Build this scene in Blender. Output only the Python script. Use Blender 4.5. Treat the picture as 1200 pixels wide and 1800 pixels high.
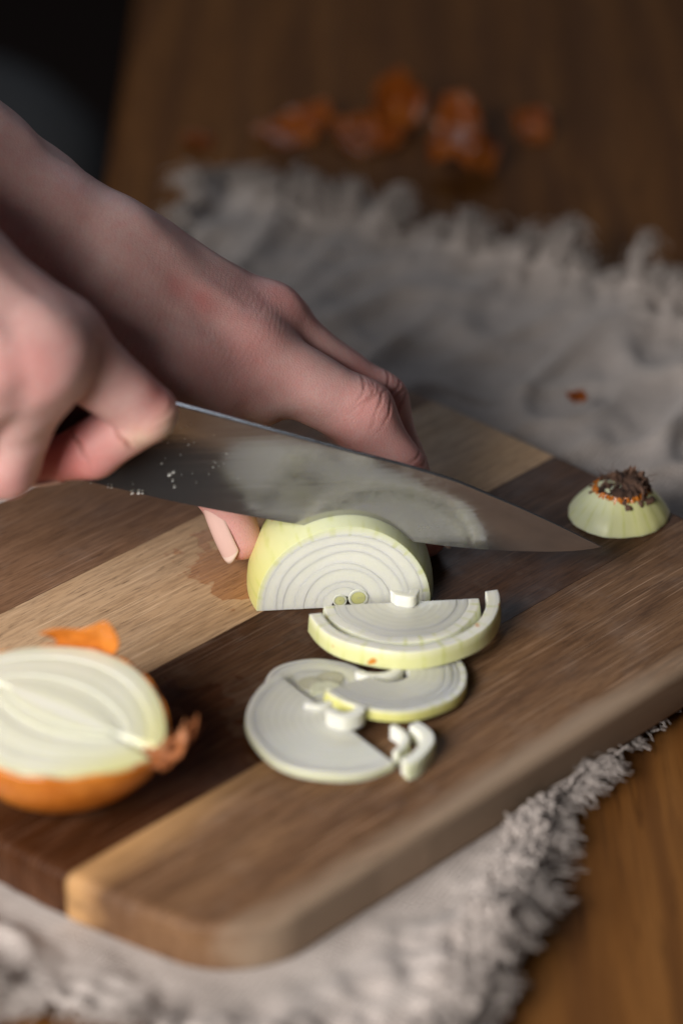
import bpy, bmesh, math, random
import numpy as np
from mathutils import Vector, Matrix

for o in list(bpy.data.objects):
    bpy.data.objects.remove(o)
scene = bpy.context.scene
COL = scene.collection
random.seed(7)
RNG = np.random.default_rng(7)

# ------------------------------------------------------------ camera
cam_data = bpy.data.cameras.new('camera')
cam = bpy.data.objects.new('camera', cam_data)
COL.objects.link(cam)
cam.location = (0.0, -0.7240, 0.4883)
cam.rotation_euler = (math.radians(90 - 31), 0, 0)
cam_data.sensor_fit = 'VERTICAL'
cam_data.sensor_height = 36.0
cam_data.lens = 100.0
cam_data.clip_start = 0.05
cam_data.clip_end = 20
cam_data.dof.use_dof = True
cam_data.dof.focus_distance = 0.868
cam_data.dof.aperture_fstop = 4.1
cam_data.dof.aperture_blades = 9
scene.camera = cam

# ------------------------------------------------------------ room light
world = bpy.data.worlds.new('World')
scene.world = world
world.use_nodes = True
bg = world.node_tree.nodes['Background']
bg.inputs[0].default_value = (0.80, 0.80, 0.86, 1)
bg.inputs[1].default_value = 0.034


def area(name, loc, target, size, size_y, power, color, spread=180):
    d = bpy.data.lights.new(name, 'AREA')
    d.shape = 'RECTANGLE'
    d.size, d.size_y, d.energy, d.color = size, size_y, power, color
    d.spread = math.radians(spread)
    o = bpy.data.objects.new(name, d)
    COL.objects.link(o)
    o.location = loc
    o.rotation_euler = (Vector(target) - Vector(loc)).to_track_quat('-Z', 'Y').to_euler()
    return o


area('window_light', (-0.47, -0.63, 0.43), (-0.06, -0.12, 0.03), 0.48, 0.48, 4.1, (1.0, 0.955, 0.90), 100)
area('far_window_light', (0.10, 1.6, 1.06), (0.02, 0.0, 0.03), 0.9, 0.6, 4.2, (0.78, 0.87, 1.0))

vs = scene.view_settings
vs.view_transform = 'Standard'
vs.look = 'None'
vs.exposure = 0.0
vs.gamma = 1.0
vs.use_curve_mapping = False
scene.cycles.use_denoising = True
scene.cycles.max_bounces = 10
scene.cycles.caustics_reflective = False
scene.cycles.caustics_refractive = False

# ------------------------------------------------------------ helpers
ZB = 0.0195          # height of the board's top above the table


def tag(o, label=None, cat=None, group=None, kind=None):
    if label: o['label'] = label
    if cat: o['category'] = cat
    if group: o['group'] = group
    if kind: o['kind'] = kind
    return o


def empty(name, loc=(0, 0, 0), rot=(0, 0, 0)):
    o = bpy.data.objects.new(name, None)
    COL.objects.link(o)
    o.location = loc
    o.rotation_euler = rot
    o.empty_display_size = 0.01
    return o


def mesh_obj(name, verts, faces, mat, parent=None, smooth=True):
    me = bpy.data.meshes.new(name)
    v = np.asarray(verts, dtype=float)
    me.from_pydata([tuple(p) for p in v], [], [tuple(int(i) for i in f) for f in faces])
    me.update()
    if smooth:
        me.polygons.foreach_set('use_smooth', [True] * len(me.polygons))
    if mat: me.materials.append(mat)
    o = bpy.data.objects.new(name, me)
    COL.objects.link(o)
    if parent: o.parent = parent
    return o


def np_mesh(name, verts, quads, mat, parent=None, smooth=True):
    """fast quad mesh from arrays"""
    me = bpy.data.meshes.new(name)
    n, m = len(verts), len(quads)
    me.vertices.add(n)
    me.vertices.foreach_set('co', np.asarray(verts, dtype=np.float32).ravel())
    me.loops.add(m * 4)
    me.loops.foreach_set('vertex_index', np.asarray(quads, dtype=np.int32).ravel())
    me.polygons.add(m)
    me.polygons.foreach_set('loop_start', np.arange(0, m * 4, 4, dtype=np.int32))
    me.update(calc_edges=True)
    me.validate()
    if smooth:
        me.polygons.foreach_set('use_smooth', np.ones(len(me.polygons), dtype=bool))
    if mat: me.materials.append(mat)
    o = bpy.data.objects.new(name, me)
    COL.objects.link(o)
    if parent: o.parent = parent
    return o


def float_attr(o, name, values):
    a = o.data.attributes.new(name, 'FLOAT', 'POINT')
    a.data.foreach_set('value', np.asarray(values, dtype=np.float32))


def color_attr(o, name, cols):
    a = o.data.attributes.new(name, 'FLOAT_COLOR', 'POINT')
    c = np.ones((len(cols), 4), dtype=np.float32)
    c[:, :3] = cols
    a.data.foreach_set('color', c.ravel())


def grid_faces(nu, nv, wrap_u=False):
    i = np.arange(nu if wrap_u else nu - 1)
    j = np.arange(nv - 1)
    I, J = np.meshgrid(i, j, indexing='ij')
    I2 = (I + 1) % nu
    return np.stack([I * nv + J, I2 * nv + J, I2 * nv + J + 1, I * nv + J + 1], -1).reshape(-1, 4)


class Waves:
    """smooth band-limited noise: a sum of random plane waves"""
    def __init__(self, freq, n=24, dim=3, seed=0, spread=0.5):
        r = np.random.default_rng(seed)
        d = r.normal(size=(n, dim)); d /= np.linalg.norm(d, axis=1)[:, None]
        self.k = d * (freq * (1 + spread * r.uniform(-1, 1, n)))[:, None] * 2 * math.pi
        self.p = r.uniform(0, 6.283, n)
        self.n = n

    def __call__(self, x):
        x = np.asarray(x, dtype=float)
        out = np.zeros(x.shape[:-1])
        for k, p in zip(self.k, self.p):
            out += np.sin(x @ k + p)
        return out / math.sqrt(self.n / 2)


# ------------------------------------------------------------ node helpers
class NT:
    def __init__(self, name):
        self.m = bpy.data.materials.new(name)
        self.m.use_nodes = True
        self.t = self.m.node_tree
        self.b = self.t.nodes['Principled BSDF']

    def n(self, typ, **kw):
        nd = self.t.nodes.new(typ)
        for k, v in kw.items():
            if isinstance(k, str) and k.startswith('i_'):
                key = k[2:].replace('_', ' ')
                nd.inputs[key].default_value = v
            else:
                setattr(nd, k, v)
        return nd

    def l(self, a, b):
        self.t.links.new(a, b)
        return self

    def coords(self, scale=(1, 1, 1), rot=(0, 0, 0), loc=(0, 0, 0), kind='Object'):
        tc = self.n('ShaderNodeTexCoord')
        mp = self.n('ShaderNodeMapping')
        mp.inputs['Scale'].default_value = scale
        mp.inputs['Rotation'].default_value = rot
        mp.inputs['Location'].default_value = loc
        self.l(tc.outputs[kind], mp.inputs['Vector'])
        return mp.outputs['Vector']

    def noise(self, vec, scale=5, detail=6, rough=0.6, dist=0.0):
        nd = self.n('ShaderNodeTexNoise')
        nd.inputs['Scale'].default_value = scale
        nd.inputs['Detail'].default_value = detail
        nd.inputs['Roughness'].default_value = rough
        nd.inputs['Distortion'].default_value = dist
        self.l(vec, nd.inputs['Vector'])
        return nd.outputs['Fac']

    def ramp(self, fac, stops):
        nd = self.n('ShaderNodeValToRGB')
        els = nd.color_ramp.elements
        while len(els) < len(stops): els.new(0.5)
        for e, (p, c) in zip(els, stops):
            e.position = p
            e.color = (c, c, c, 1) if isinstance(c, (int, float)) else (*c, 1)
        self.l(fac, nd.inputs['Fac'])
        return nd.outputs['Color']

    def mix(self, fac, a, b, blend='MIX'):
        nd = self.n('ShaderNodeMix', data_type='RGBA', blend_type=blend)
        for s, v in ((0, fac), (6, a), (7, b)):
            if hasattr(v, 'links') or isinstance(v, bpy.types.NodeSocket):
                self.l(v, nd.inputs[s])
            else:
                nd.inputs[s].default_value = v if s == 0 else (*v, 1)
        return nd.outputs[2]

    def math(self, op, a, b=0.0, clamp=False):
        nd = self.n('ShaderNodeMath', operation=op, use_clamp=clamp)
        for i, v in enumerate((a, b)):
            if isinstance(v, bpy.types.NodeSocket): self.l(v, nd.inputs[i])
            else: nd.inputs[i].default_value = v
        return nd.outputs[0]

    def bump(self, h, strength=0.3, dist=0.001, normal=None):
        nd = self.n('ShaderNodeBump')
        nd.inputs['Strength'].default_value = strength
        nd.inputs['Distance'].default_value = dist
        self.l(h, nd.inputs['Height'])
        if normal: self.l(normal, nd.inputs['Normal'])
        return nd.outputs['Normal']

    def attr(self, name, out='Fac'):
        nd = self.n('ShaderNodeAttribute', attribute_name=name)
        return nd.outputs[out]

    def set(self, **kw):
        for k, v in kw.items():
            s = self.b.inputs[k.replace('_', ' ')]
            if isinstance(v, bpy.types.NodeSocket): self.l(v, s)
            else: s.default_value = (*v, 1) if (isinstance(v, tuple) and len(v) == 3 and s.type == 'RGBA') else v
        return self.m


# ------------------------------------------------------------ materials
def wood_strip(name, dark, mid, light, seed, stain=None, pores=0.5, gloss=0.54, scratch=0.5, patch=None):
    """local x runs along the board; dark/mid/light are the wood's own tones"""
    t = NT(name)
    off = (seed * 1.37, seed * 0.71, seed * 2.1)
    broad = t.noise(t.coords((9, 46, 46), loc=off), 1.0, 6, 0.62, 0.8)
    fine = t.noise(t.coords((80, 1250, 1250), loc=off), 1.0, 5, 0.70, 0.2)
    col = t.ramp(broad, [(0.26, dark), (0.50, mid), (0.78, light)])
    col = t.mix(t.math('MULTIPLY', t.ramp(fine, [(0.38, 1.0), (0.56, 0.0)]), 0.55), col, tuple(c * 0.52 for c in dark))
    # pore dashes
    pr = t.noise(t.coords((150, 2000, 2000), loc=off), 1.0, 2, 0.5)
    col = t.mix(t.math('MULTIPLY', t.ramp(pr, [(0.62, 0.0), (0.70, 1.0)]), pores), col, tuple(c * 0.35 for c in dark))
    # knife scratches in three directions
    sc = None
    for k, (ang, thr) in enumerate(((0.62, 0.68), (1.25, 0.67), (-0.85, 0.675), (1.62, 0.68), (-0.45, 0.685))):
        s1 = t.noise(t.coords((22, 1500, 1), rot=(0, 0, ang), loc=(seed + k * 3.1, k * 7.7 + seed, 0)), 1.0, 1, 0.4)
        r1 = t.ramp(s1, [(thr, 0.0), (thr + 0.05, 1.0)])
        sc = r1 if sc is None else t.math('MAXIMUM', sc, r1)
    gate = t.ramp(t.noise(t.coords((22, 22, 22), loc=off), 1.0, 2, 0.5), [(0.36, 0.0), (0.56, 1.0)])
    sc = t.math('MULTIPLY', sc, gate)
    col = t.mix(t.math('MULTIPLY', sc, scratch), col, tuple(min(1, c * 1.5 + 0.10) for c in light))
    # dried starchy film
    film = t.ramp(t.noise(t.coords((60, 60, 60), loc=off), 1.0, 5, 0.65), [(0.54, 0.0), (0.75, 1.0)])
    col = t.mix(t.math('MULTIPLY', film, 0.10), col, (0.45, 0.38, 0.33))
    rough = t.ramp(t.noise(t.coords((40, 60, 60), loc=off), 1.0, 4, 0.6), [(0.3, gloss - 0.10), (0.7, gloss + 0.14)])
    if stain:      # wet juice: (x, y, radius) in board coordinates
        cx, cy, rad = stain
        tc = t.n('ShaderNodeTexCoord')
        d = t.n('ShaderNodeVectorMath', operation='DISTANCE')
        t.l(tc.outputs['Object'], d.inputs[0]); d.inputs[1].default_value = (cx, cy, 0)
        wob = t.math('MULTIPLY', t.math('SUBTRACT', t.noise(t.coords((70, 70, 70)), 1.0, 4, 0.55), 0.5), rad * 1.6)
        dd = t.math('ADD', d.outputs['Value'], wob)
        wet = t.ramp(t.math('DIVIDE', dd, rad), [(0.94, 1.0), (1.0, 0.0)])
        col = t.mix(wet, col, t.mix(0.75, col, (0.70, 0.46, 0.28), 'MULTIPLY'))
        rough = t.mix(wet, rough, (0.26, 0.26, 0.26))
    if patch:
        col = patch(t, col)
    bh = t.math('SUBTRACT', fine, t.math('MULTIPLY', sc, 0.8))
    return t.set(Base_Color=col, Roughness=rough, Normal=t.bump(bh, 0.22, 0.0006), IOR=1.45, Specular_IOR_Level=0.13)


def table_material():
    t = NT('oak_table')
    v = t.coords((30, 2.2, 30))
    broad = t.noise(v, 1.0, 5, 0.55, 1.2)
    wv = t.n('ShaderNodeTexWave', wave_type='BANDS', bands_direction='X')
    wv.inputs['Scale'].default_value = 14.0
    wv.inputs['Distortion'].default_value = 9.0
    wv.inputs['Detail'].default_value = 3.0
    wv.inputs['Detail Scale'].default_value = 0.8
    t.l(t.coords((1.0, 0.16, 1.0)), wv.inputs['Vector'])
    fine = t.noise(t.coords((420, 16, 420)), 1.0, 5, 0.65)
    col = t.ramp(broad, [(0.28, (0.090, 0.035, 0.009)), (0.52, (0.158, 0.064, 0.017)), (0.75, (0.235, 0.103, 0.030))])
    col = t.mix(t.math('MULTIPLY', t.ramp(wv.outputs['Fac'], [(0.0, 1.0), (0.34, 0.0)]), 0.55), col, (0.085, 0.034, 0.012))
    col = t.mix(t.math('MULTIPLY', t.ramp(fine, [(0.36, 1.0), (0.50, 0.0)]), 0.5), col, (0.075, 0.032, 0.012))
    dash = t.noise(t.coords((330, 24, 330), loc=(1.3, 0.2, 0)), 1.0, 3, 0.55)
    col = t.mix(t.math('MULTIPLY', t.ramp(dash, [(0.60, 0.0), (0.70, 1.0)]), 0.7), col, (0.040, 0.016, 0.006))
    return t.set(Base_Color=col, Roughness=0.55, Normal=t.bump(fine, 0.25, 0.0008), IOR=1.4, Specular_IOR_Level=0.04)


def linen_material(name, scale=1.0):
    t = NT(name)
    n = t.noise(t.coords((45, 45, 45)), 1.0, 4, 0.6)
    f = t.noise(t.coords((900, 900, 900)), 1.0, 2, 0.6)
    col = t.ramp(n, [(0.3, (0.48, 0.42, 0.39)), (0.7, (0.63, 0.565, 0.53))])
    col = t.mix(t.math('MULTIPLY', t.ramp(f, [(0.35, 1.0), (0.6, 0.0)]), 0.35), col, (0.26, 0.215, 0.195))
    uvx = t.n('ShaderNodeTexWave', wave_type='BANDS', bands_direction='X')
    uvy = t.n('ShaderNodeTexWave', wave_type='BANDS', bands_direction='Y')
    for w in (uvx, uvy):
        w.inputs['Scale'].default_value = 190.0
        w.inputs['Distortion'].default_value = 1.5
        w.inputs['Detail'].default_value = 1.0
        t.l(t.coords((1, 1, 1), rot=(0, 0, 0.5)), w.inputs['Vector'])
    wv = t.math('MULTIPLY', uvx.outputs['Fac'], uvy.outputs['Fac'])
    col = t.mix(t.math('MULTIPLY', t.ramp(wv, [(0.0, 1.0), (0.45, 0.0)]), 0.36), col, (0.20, 0.165, 0.15))
    h = t.math('ADD', wv, f)
    return t.set(Base_Color=col, Roughness=0.95, Normal=t.bump(h, 0.7, 0.0006), Sheen_Weight=0.15)


def skin_material(name, base, deep, flush):
    t = NT(name)
    big = t.noise(t.coords((55, 55, 55)), 1.0, 4, 0.6)
    sm = t.noise(t.coords((420, 420, 420)), 1.0, 3, 0.6)
    col = t.mix(t.ramp(big, [(0.35, 0.0), (0.68, 1.0)]), base, deep)
    col = t.mix(t.math('MULTIPLY', t.ramp(sm, [(0.4, 0.0), (0.7, 1.0)]), 0.22), col, flush)
    fl = t.attr('flush')
    brk = t.math('ADD', fl, t.math('MULTIPLY', t.math('SUBTRACT', big, 0.5), t.math('MULTIPLY', fl, 1.4)), clamp=True)
    col = t.mix(brk, col, flush)
    pale = t.attr('pale')
    col = t.mix(pale, col, (0.72, 0.56, 0.40))
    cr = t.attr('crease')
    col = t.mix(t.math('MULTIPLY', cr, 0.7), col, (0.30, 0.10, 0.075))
    # skin micro relief: crossed fine lines
    vor = t.n('ShaderNodeTexVoronoi', feature='DISTANCE_TO_EDGE')
    vor.inputs['Scale'].default_value = 1.0
    t.l(t.coords((950, 1250, 950), rot=(0.3, 0.2, 0.6)), vor.inputs['Vector'])
    rel = t.ramp(vor.outputs['Distance'], [(0.0, 0.0), (0.22, 1.0)])
    rel = t.math('ADD', rel, t.math('MULTIPLY', sm, 0.8))
    return t.set(Base_Color=col, Roughness=0.46, IOR=1.4, Subsurface_Weight=0.28,
                 Subsurface_Radius=(1.0, 0.32, 0.18), Subsurface_Scale=0.0035,
                 Normal=t.bump(rel, 0.22, 0.0003))


def onion_material(name='onion_flesh', rlo=0.16, rhi=0.32, sss=0.5, scale=0.0028, trans=0.0):
    """'tint' colour attribute holds each piece's own colour"""
    t = NT(name)
    tint = t.attr('tint', 'Color')
    n = t.noise(t.coords((260, 260, 260)), 1.0, 3, 0.6)
    st = t.noise(t.coords((90, 90, 90)), 1.0, 3, 0.55)
    col = t.mix(t.math('MULTIPLY', t.ramp(st, [(0.4, 0.0), (0.75, 1.0)]), 0.22), tint, (0.62, 0.66, 0.50))
    return t.set(Base_Color=col, Roughness=t.ramp(n, [(0.3, rlo), (0.7, rhi)]), IOR=1.38, Subsurface_Weight=sss,
                 Subsurface_Radius=(1.0, 0.95, 0.62), Subsurface_Scale=scale, Transmission_Weight=trans,
                 Normal=t.bump(n, 0.16, 0.0005))


def onion_outer_material():
    """outermost fleshy layer: fine yellow-green veins running pole to pole"""
    t = NT('onion_outer_flesh')
    tint = t.attr('tint', 'Color')
    ves = t.attr('vein')
    wv = t.math('SINE', t.math('MULTIPLY', ves, 1.0))
    n = t.noise(t.coords((140, 140, 140)), 1.0, 3, 0.6)
    veins = t.math('MULTIPLY', t.ramp(wv, [(0.45, 0.0), (1.0, 1.0)]), t.ramp(n, [(0.4, 0.0), (0.65, 0.55)]))
    col = t.mix(veins, tint, (0.56, 0.60, 0.16))
    spots = t.noise(t.coords((180, 180, 180), loc=(3.3, 1.2, 0.4)), 1.0, 0, 0.5)
    col = t.mix(t.ramp(spots, [(0.80, 0.0), (0.84, 1.0)]), col, (0.62, 0.24, 0.03))
    return t.set(Base_Color=col, Roughness=0.30, IOR=1.38, Subsurface_Weight=0.45,
                 Subsurface_Radius=(1.0, 0.9, 0.5), Subsurface_Scale=0.0028,
                 Normal=t.bump(n, 0.12, 0.0008))


def dry_skin_material(name, a, b, trans=0.35, rough=0.34):
    t = NT(name)
    n = t.noise(t.coords((60, 60, 60)), 1.0, 5, 0.62, 0.4)
    f = t.noise(t.coords((500, 90, 500)), 1.0, 3, 0.6)
    col = t.ramp(n, [(0.32, a), (0.68, b)])
    col = t.mix(t.math('MULTIPLY', t.ramp(f, [(0.4, 1.0), (0.6, 0.0)]), 0.35), col, tuple(c * 0.55 for c in a))
    m = t.set(Base_Color=col, Roughness=rough, IOR=1.45, Normal=t.bump(f, 0.2, 0.0005))
    if trans > 0:
        tr = t.n('ShaderNodeBsdfTranslucent')
        t.l(col, tr.inputs['Color'])
        mx = t.n('ShaderNodeMixShader')
        mx.inputs[0].default_value = trans
        out = t.t.nodes['Material Output']
        t.l(t.b.outputs[0], mx.inputs[1]); t.l(tr.outputs[0], mx.inputs[2]); t.l(mx.outputs[0], out.inputs['Surface'])
    return m


def steel_material():
    t = NT('blade_steel')
    sm = t.noise(t.coords((28, 40, 40), loc=(0.4, 0, 1.0)), 1.0, 6, 0.68, 0.5)
    br = t.noise(t.coords((14, 1400, 900)), 1.0, 3, 0.6)
    speck = t.noise(t.coords((650, 650, 650)), 1.0, 2, 0.5)
    tc = t.n('ShaderNodeTexCoord')
    dn = t.n('ShaderNodeVectorMath', operation='DISTANCE')
    t.l(tc.outputs['Object'], dn.inputs[0]); dn.inputs[1].default_value = (0.012, 0, 0.052)
    reach = t.ramp(t.math('MULTIPLY', dn.outputs['Value'], 20.0), [(0.35, 1.0), (0.9, 0.06)])
    film = t.math('MULTIPLY', t.math('MULTIPLY', t.ramp(sm, [(0.46, 0.0), (0.62, 1.0)]), t.ramp(speck, [(0.35, 0.3), (0.6, 1.0)])), reach)
    col = t.mix(t.math('MULTIPLY', film, 0.30), (0.45, 0.445, 0.455), (0.48, 0.49, 0.44))
    rough = t.math('ADD', t.math('MULTIPLY', film, 0.14), t.ramp(br, [(0.3, 0.09), (0.7, 0.16)]))
    metal = t.math('SUBTRACT', 0.93, t.math('MULTIPLY', film, 0.08))
    return t.set(Base_Color=col, Metallic=metal, Roughness=rough, Normal=t.bump(br, 0.06, 0.0003))


def plain(name, col, rough=0.5, metal=0.0, noise_amt=0.15, nscale=80):
    t = NT(name)
    n = t.noise(t.coords((nscale,) * 3), 1.0, 4, 0.6)
    c = t.mix(t.math('MULTIPLY', n, noise_amt * 2), col, tuple(x * 0.55 for x in col))
    return t.set(Base_Color=c, Roughness=rough, Metallic=metal, Normal=t.bump(n, 0.1, 0.0005))


M_TABLE = table_material()
M_LINEN = linen_material('linen')
M_FRINGE = linen_material('linen_thread')
M_SKIN = skin_material('skin', (0.64, 0.42, 0.39), (0.56, 0.325, 0.305), (0.64, 0.225, 0.21))
M_ONION = onion_material()
M_WET = onion_material('onion_wet_face', 0.10, 0.20, 0.5, 0.0020)
M_SLICE = onion_material('onion_slice_flesh', 0.08, 0.20, 0.7, 0.0034, 0.16)
M_OUTER = onion_outer_material()
M_DRY = dry_skin_material('onion_dry_skin', (0.58, 0.16, 0.018), (0.76, 0.28, 0.045), 0.12, 0.26)
M_FLAKE = dry_skin_material('onion_skin_flake', (0.36, 0.075, 0.010), (0.60, 0.19, 0.030), 0.40, 0.24)
M_STEM = dry_skin_material('onion_stem_fibre', (0.40, 0.115, 0.030), (0.58, 0.24, 0.10), 0.25, 0.5)
M_ROOT = dry_skin_material('onion_root_crust', (0.035, 0.018, 0.012), (0.14, 0.075, 0.05), 0.0, 0.85)
M_ROOT2 = dry_skin_material('onion_root_fibre', (0.07, 0.035, 0.022), (0.22, 0.12, 0.08), 0.0, 0.8)
M_STEEL = steel_material()
M_HANDLE = plain('knife_handle_black', (0.022, 0.018, 0.024), 0.38)
M_RIVET = plain('rivet_steel', (0.5, 0.5, 0.5), 0.3, 1.0)
M_NAIL = plain('fingernail', (0.72, 0.48, 0.43), 0.28, 0, 0.08)
M_NAILTIP = plain('fingernail_edge', (0.79, 0.61, 0.54), 0.35, 0, 0.05)
M_FLOOR = plain('dark_floor', (0.035, 0.016, 0.009), 0.7, 0, 0.3, 6)
M_SEAT = plain('charcoal_cloth', (0.045, 0.046, 0.048), 0.9, 0, 0.2, 300)

# ------------------------------------------------------------ floor and table
fl = mesh_obj('floor', [(-4, -3, -0.74), (4, -3, -0.74), (4, 5, -0.74), (-4, 5, -0.74)], [(0, 1, 2, 3)], M_FLOOR, None, False)
tag(fl, kind='structure')

bm = bmesh.new()
bmesh.ops.create_cube(bm, size=1.0)
for v in bm.verts:
    v.co = Vector(((-0.098 if v.co.x < 0 else 0.85), (-0.45 if v.co.y < 0 else 1.15), (-0.035 if v.co.z < 0 else 0.0)))
bmesh.ops.bevel(bm, geom=list(bm.edges), offset=0.004, segments=3, affect='EDGES', profile=0.5)
me = bpy.data.meshes.new('table_top'); bm.to_mesh(me); bm.free(); me.materials.append(M_TABLE)
tb = bpy.data.objects.new('table_top', me); COL.objects.link(tb); tag(tb, kind='structure')

# ------------------------------------------------------------ dark round stool beyond the table
def lathe(profile, n=48, cap=False):
    pr = np.asarray(profile, dtype=float)
    a = np.linspace(0, 2 * math.pi, n, endpoint=False)
    V = np.stack([np.outer(np.cos(a), pr[:, 0]), np.outer(np.sin(a), pr[:, 0]), np.tile(pr[:, 1], (n, 1))], -1).reshape(-1, 3)
    return V, grid_faces(n, len(pr), True)


stool = empty('stool', (-0.300, 0.760, -0.74))
V, Fq = lathe([(0.001, 0.585), (0.12, 0.590), (0.152, 0.583), (0.168, 0.565), (0.172, 0.540), (0.168, 0.515), (0.155, 0.503), (0.001, 0.50)], 56)
np_mesh('seat', V, Fq, M_SEAT, stool)
for k in range(4):
    a = math.pi / 4 + k * math.pi / 2
    top = Vector((0.10 * math.cos(a), 0.10 * math.sin(a), 0.50)); bot = Vector((0.16 * math.cos(a), 0.16 * math.sin(a), 0.0))
    vs_, fs_ = [], []
    for j, (p, r) in enumerate(((top, 0.016), (bot, 0.012))):
        for i in range(12):
            b = i * math.pi / 6
            vs_.append(p + Vector((r * math.cos(b), r * math.sin(b), 0)))
    fs_ = [(i, (i + 1) % 12, 12 + (i + 1) % 12, 12 + i) for i in range(12)]
    mesh_obj('leg', vs_, fs_, M_HANDLE, stool)
tag(stool, 'charcoal round seat in deep shadow beyond the table, behind the wrist', 'stool')

# ------------------------------------------------------------ board frame (u along the strips, v across)
S2 = math.sqrt(0.5)
BOARD_T = 0.0150
VC = -0.0154


def near_u(v): return -0.1485 + 1.6 * (v - VC) ** 2
def far_u(v): return 0.1170 - 0.35 * (v - VC) ** 2


V_EDGE0, V_EDGE1 = -0.1235, 0.0945
RC = 0.020            # plan radius of the board's corners


def board_span(v):
    """u range of the board at width v, with rounded corners"""
    a, b = near_u(v), far_u(v)
    for e, s in ((V_EDGE0, 1), (V_EDGE1, -1)):
        d = (v - e) * s
        if d < RC:
            c = RC - math.sqrt(max(0.0, RC * RC - (RC - d) ** 2))
            a += c; b -= c
    return a, b


# ------------------------------------------------------------ linen cloth
def coons(top, bottom, left, right, n, m):
    """top/bottom run left to right, left/right run top to bottom (polylines)"""
    def res(pl, k):
        pl = np.asarray(pl, dtype=float)
        s = np.r_[0, np.cumsum(np.linalg.norm(np.diff(pl, axis=0), axis=1))]
        t = np.linspace(0, s[-1], k)
        q = np.stack([np.interp(t, s, pl[:, i]) for i in range(2)], -1)
        for _ in range(int(k * 0.05)):
            q[1:-1] = 0.25 * q[:-2] + 0.5 * q[1:-1] + 0.25 * q[2:]
        return q
    T, B, L, R = res(top, n), res(bottom, n), res(left, m), res(right, m)
    u = np.linspace(0, 1, n)[:, None, None]
    v = np.linspace(0, 1, m)[None, :, None]
    P = (1 - v) * T[:, None] + v * B[:, None] + (1 - u) * L[None] + u * R[None]
    P -= (1 - u) * (1 - v) * T[0] + u * (1 - v) * T[-1] + (1 - u) * v * B[0] + u * v * B[-1]
    return P


TOPE = [(-0.053, 0.338), (-0.030, 0.314), (0.009, 0.298), (0.060, 0.262), (0.127, 0.222), (0.21, 0.170)]
RIGE = [(0.21, 0.170), (0.175, 0.07), (0.112, -0.012), (0.0765, -0.054), (0.0560, -0.076), (0.0525, -0.100), (0.0455, -0.124), (0.0375, -0.148), (0.030, -0.172), (0.020, -0.186)]
BOTE = [(-0.20, -0.092), (-0.145, -0.118), (-0.098, -0.152), (-0.079, -0.166), (-0.03, -0.182), (0.020, -0.186)]
LEFE = [(-0.053, 0.338), (-0.066, 0.28), (-0.090, 0.20), (-0.145, 0.08), (-0.20, -0.092)]
NU, NV_ = 300, 420
CP = coons(TOPE, BOTE, LEFE, RIGE, NU, NV_)
ubrd = (CP[..., 0] + CP[..., 1]) * S2
vbrd = (CP[..., 0] - CP[..., 1]) * S2
du = np.maximum(near_u(vbrd) - ubrd, ubrd - far_u(vbrd))
dv = np.maximum(V_EDGE0 - vbrd, vbrd - V_EDGE1)
dist_board = np.maximum(du, dv)                       # negative under the board
free = np.clip((dist_board + 0.002) / 0.030, 0, 1); free = free * free * (3 - 2 * free)
w1 = Waves(15, 14, 2, 3)(CP); w2 = Waves(55, 24, 2, 4)(CP); w3 = Waves(130, 24, 2, 5)(CP)
fold = np.exp(-(w1 / 0.45) ** 2) * 0.0042 * (1 - 0.6 * np.clip((CP[..., 1] - 0.02) / 0.10, 0, 1)) + (w2 * 0.0007 + w3 * 0.0002) * (1 - 0.75 * np.clip((CP[..., 1] - 0.02) / 0.10, 0, 1))
far_mask = np.clip((CP[..., 1] - 0.02) / 0.10, 0, 1)
CR = np.stack([(CP[..., 0] * 0.5 + CP[..., 1] * 0.866) * 0.45, CP[..., 0] * 0.866 - CP[..., 1] * 0.5], -1)
far_fold = (np.exp(-(Waves(20, 12, 2, 9)(CR) / 0.7) ** 2) * 0.0048) * far_mask
iu = np.linspace(0, 1, NU)[:, None]; iv = np.linspace(0, 1, NV_)[None, :]
edge_d = np.minimum(np.minimum(iu, 1 - iu) * 0.26, np.minimum(iv, 1 - iv) * 0.48)
ruffle = np.exp(-edge_d / 0.010) * (0.0018 + 0.0022 * (1 + Waves(95, 18, 2, 11)(CP)))
CZ = 0.0030 + free * (np.maximum(fold, -0.0008) + far_fold + ruffle) + 0.0006 * (1 - free)
CZ = np.where(dist_board < 0.001, np.minimum(CZ, 0.0040), CZ)
CZ = np.maximum(CZ, 0.0012)
over = np.clip(-0.104 - CP[..., 0], 0, 1)              # hangs over the table's edge
CZ = CZ - over * 0.9
CV = np.concatenate([CP, CZ[..., None]], -1)
cloth_root = empty('linen_cloth', (0, 0, 0))
cl = np_mesh('cloth', CV.reshape(-1, 3), grid_faces(NU, NV_), M_LINEN, cloth_root)
md = cl.modifiers.new('thick', 'SOLIDIFY'); md.thickness = 0.0009; md.offset = -1
tag(cloth_root, 'crumpled pale grey-beige linen cloth with frayed edges under the cutting board', 'cloth')


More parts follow.
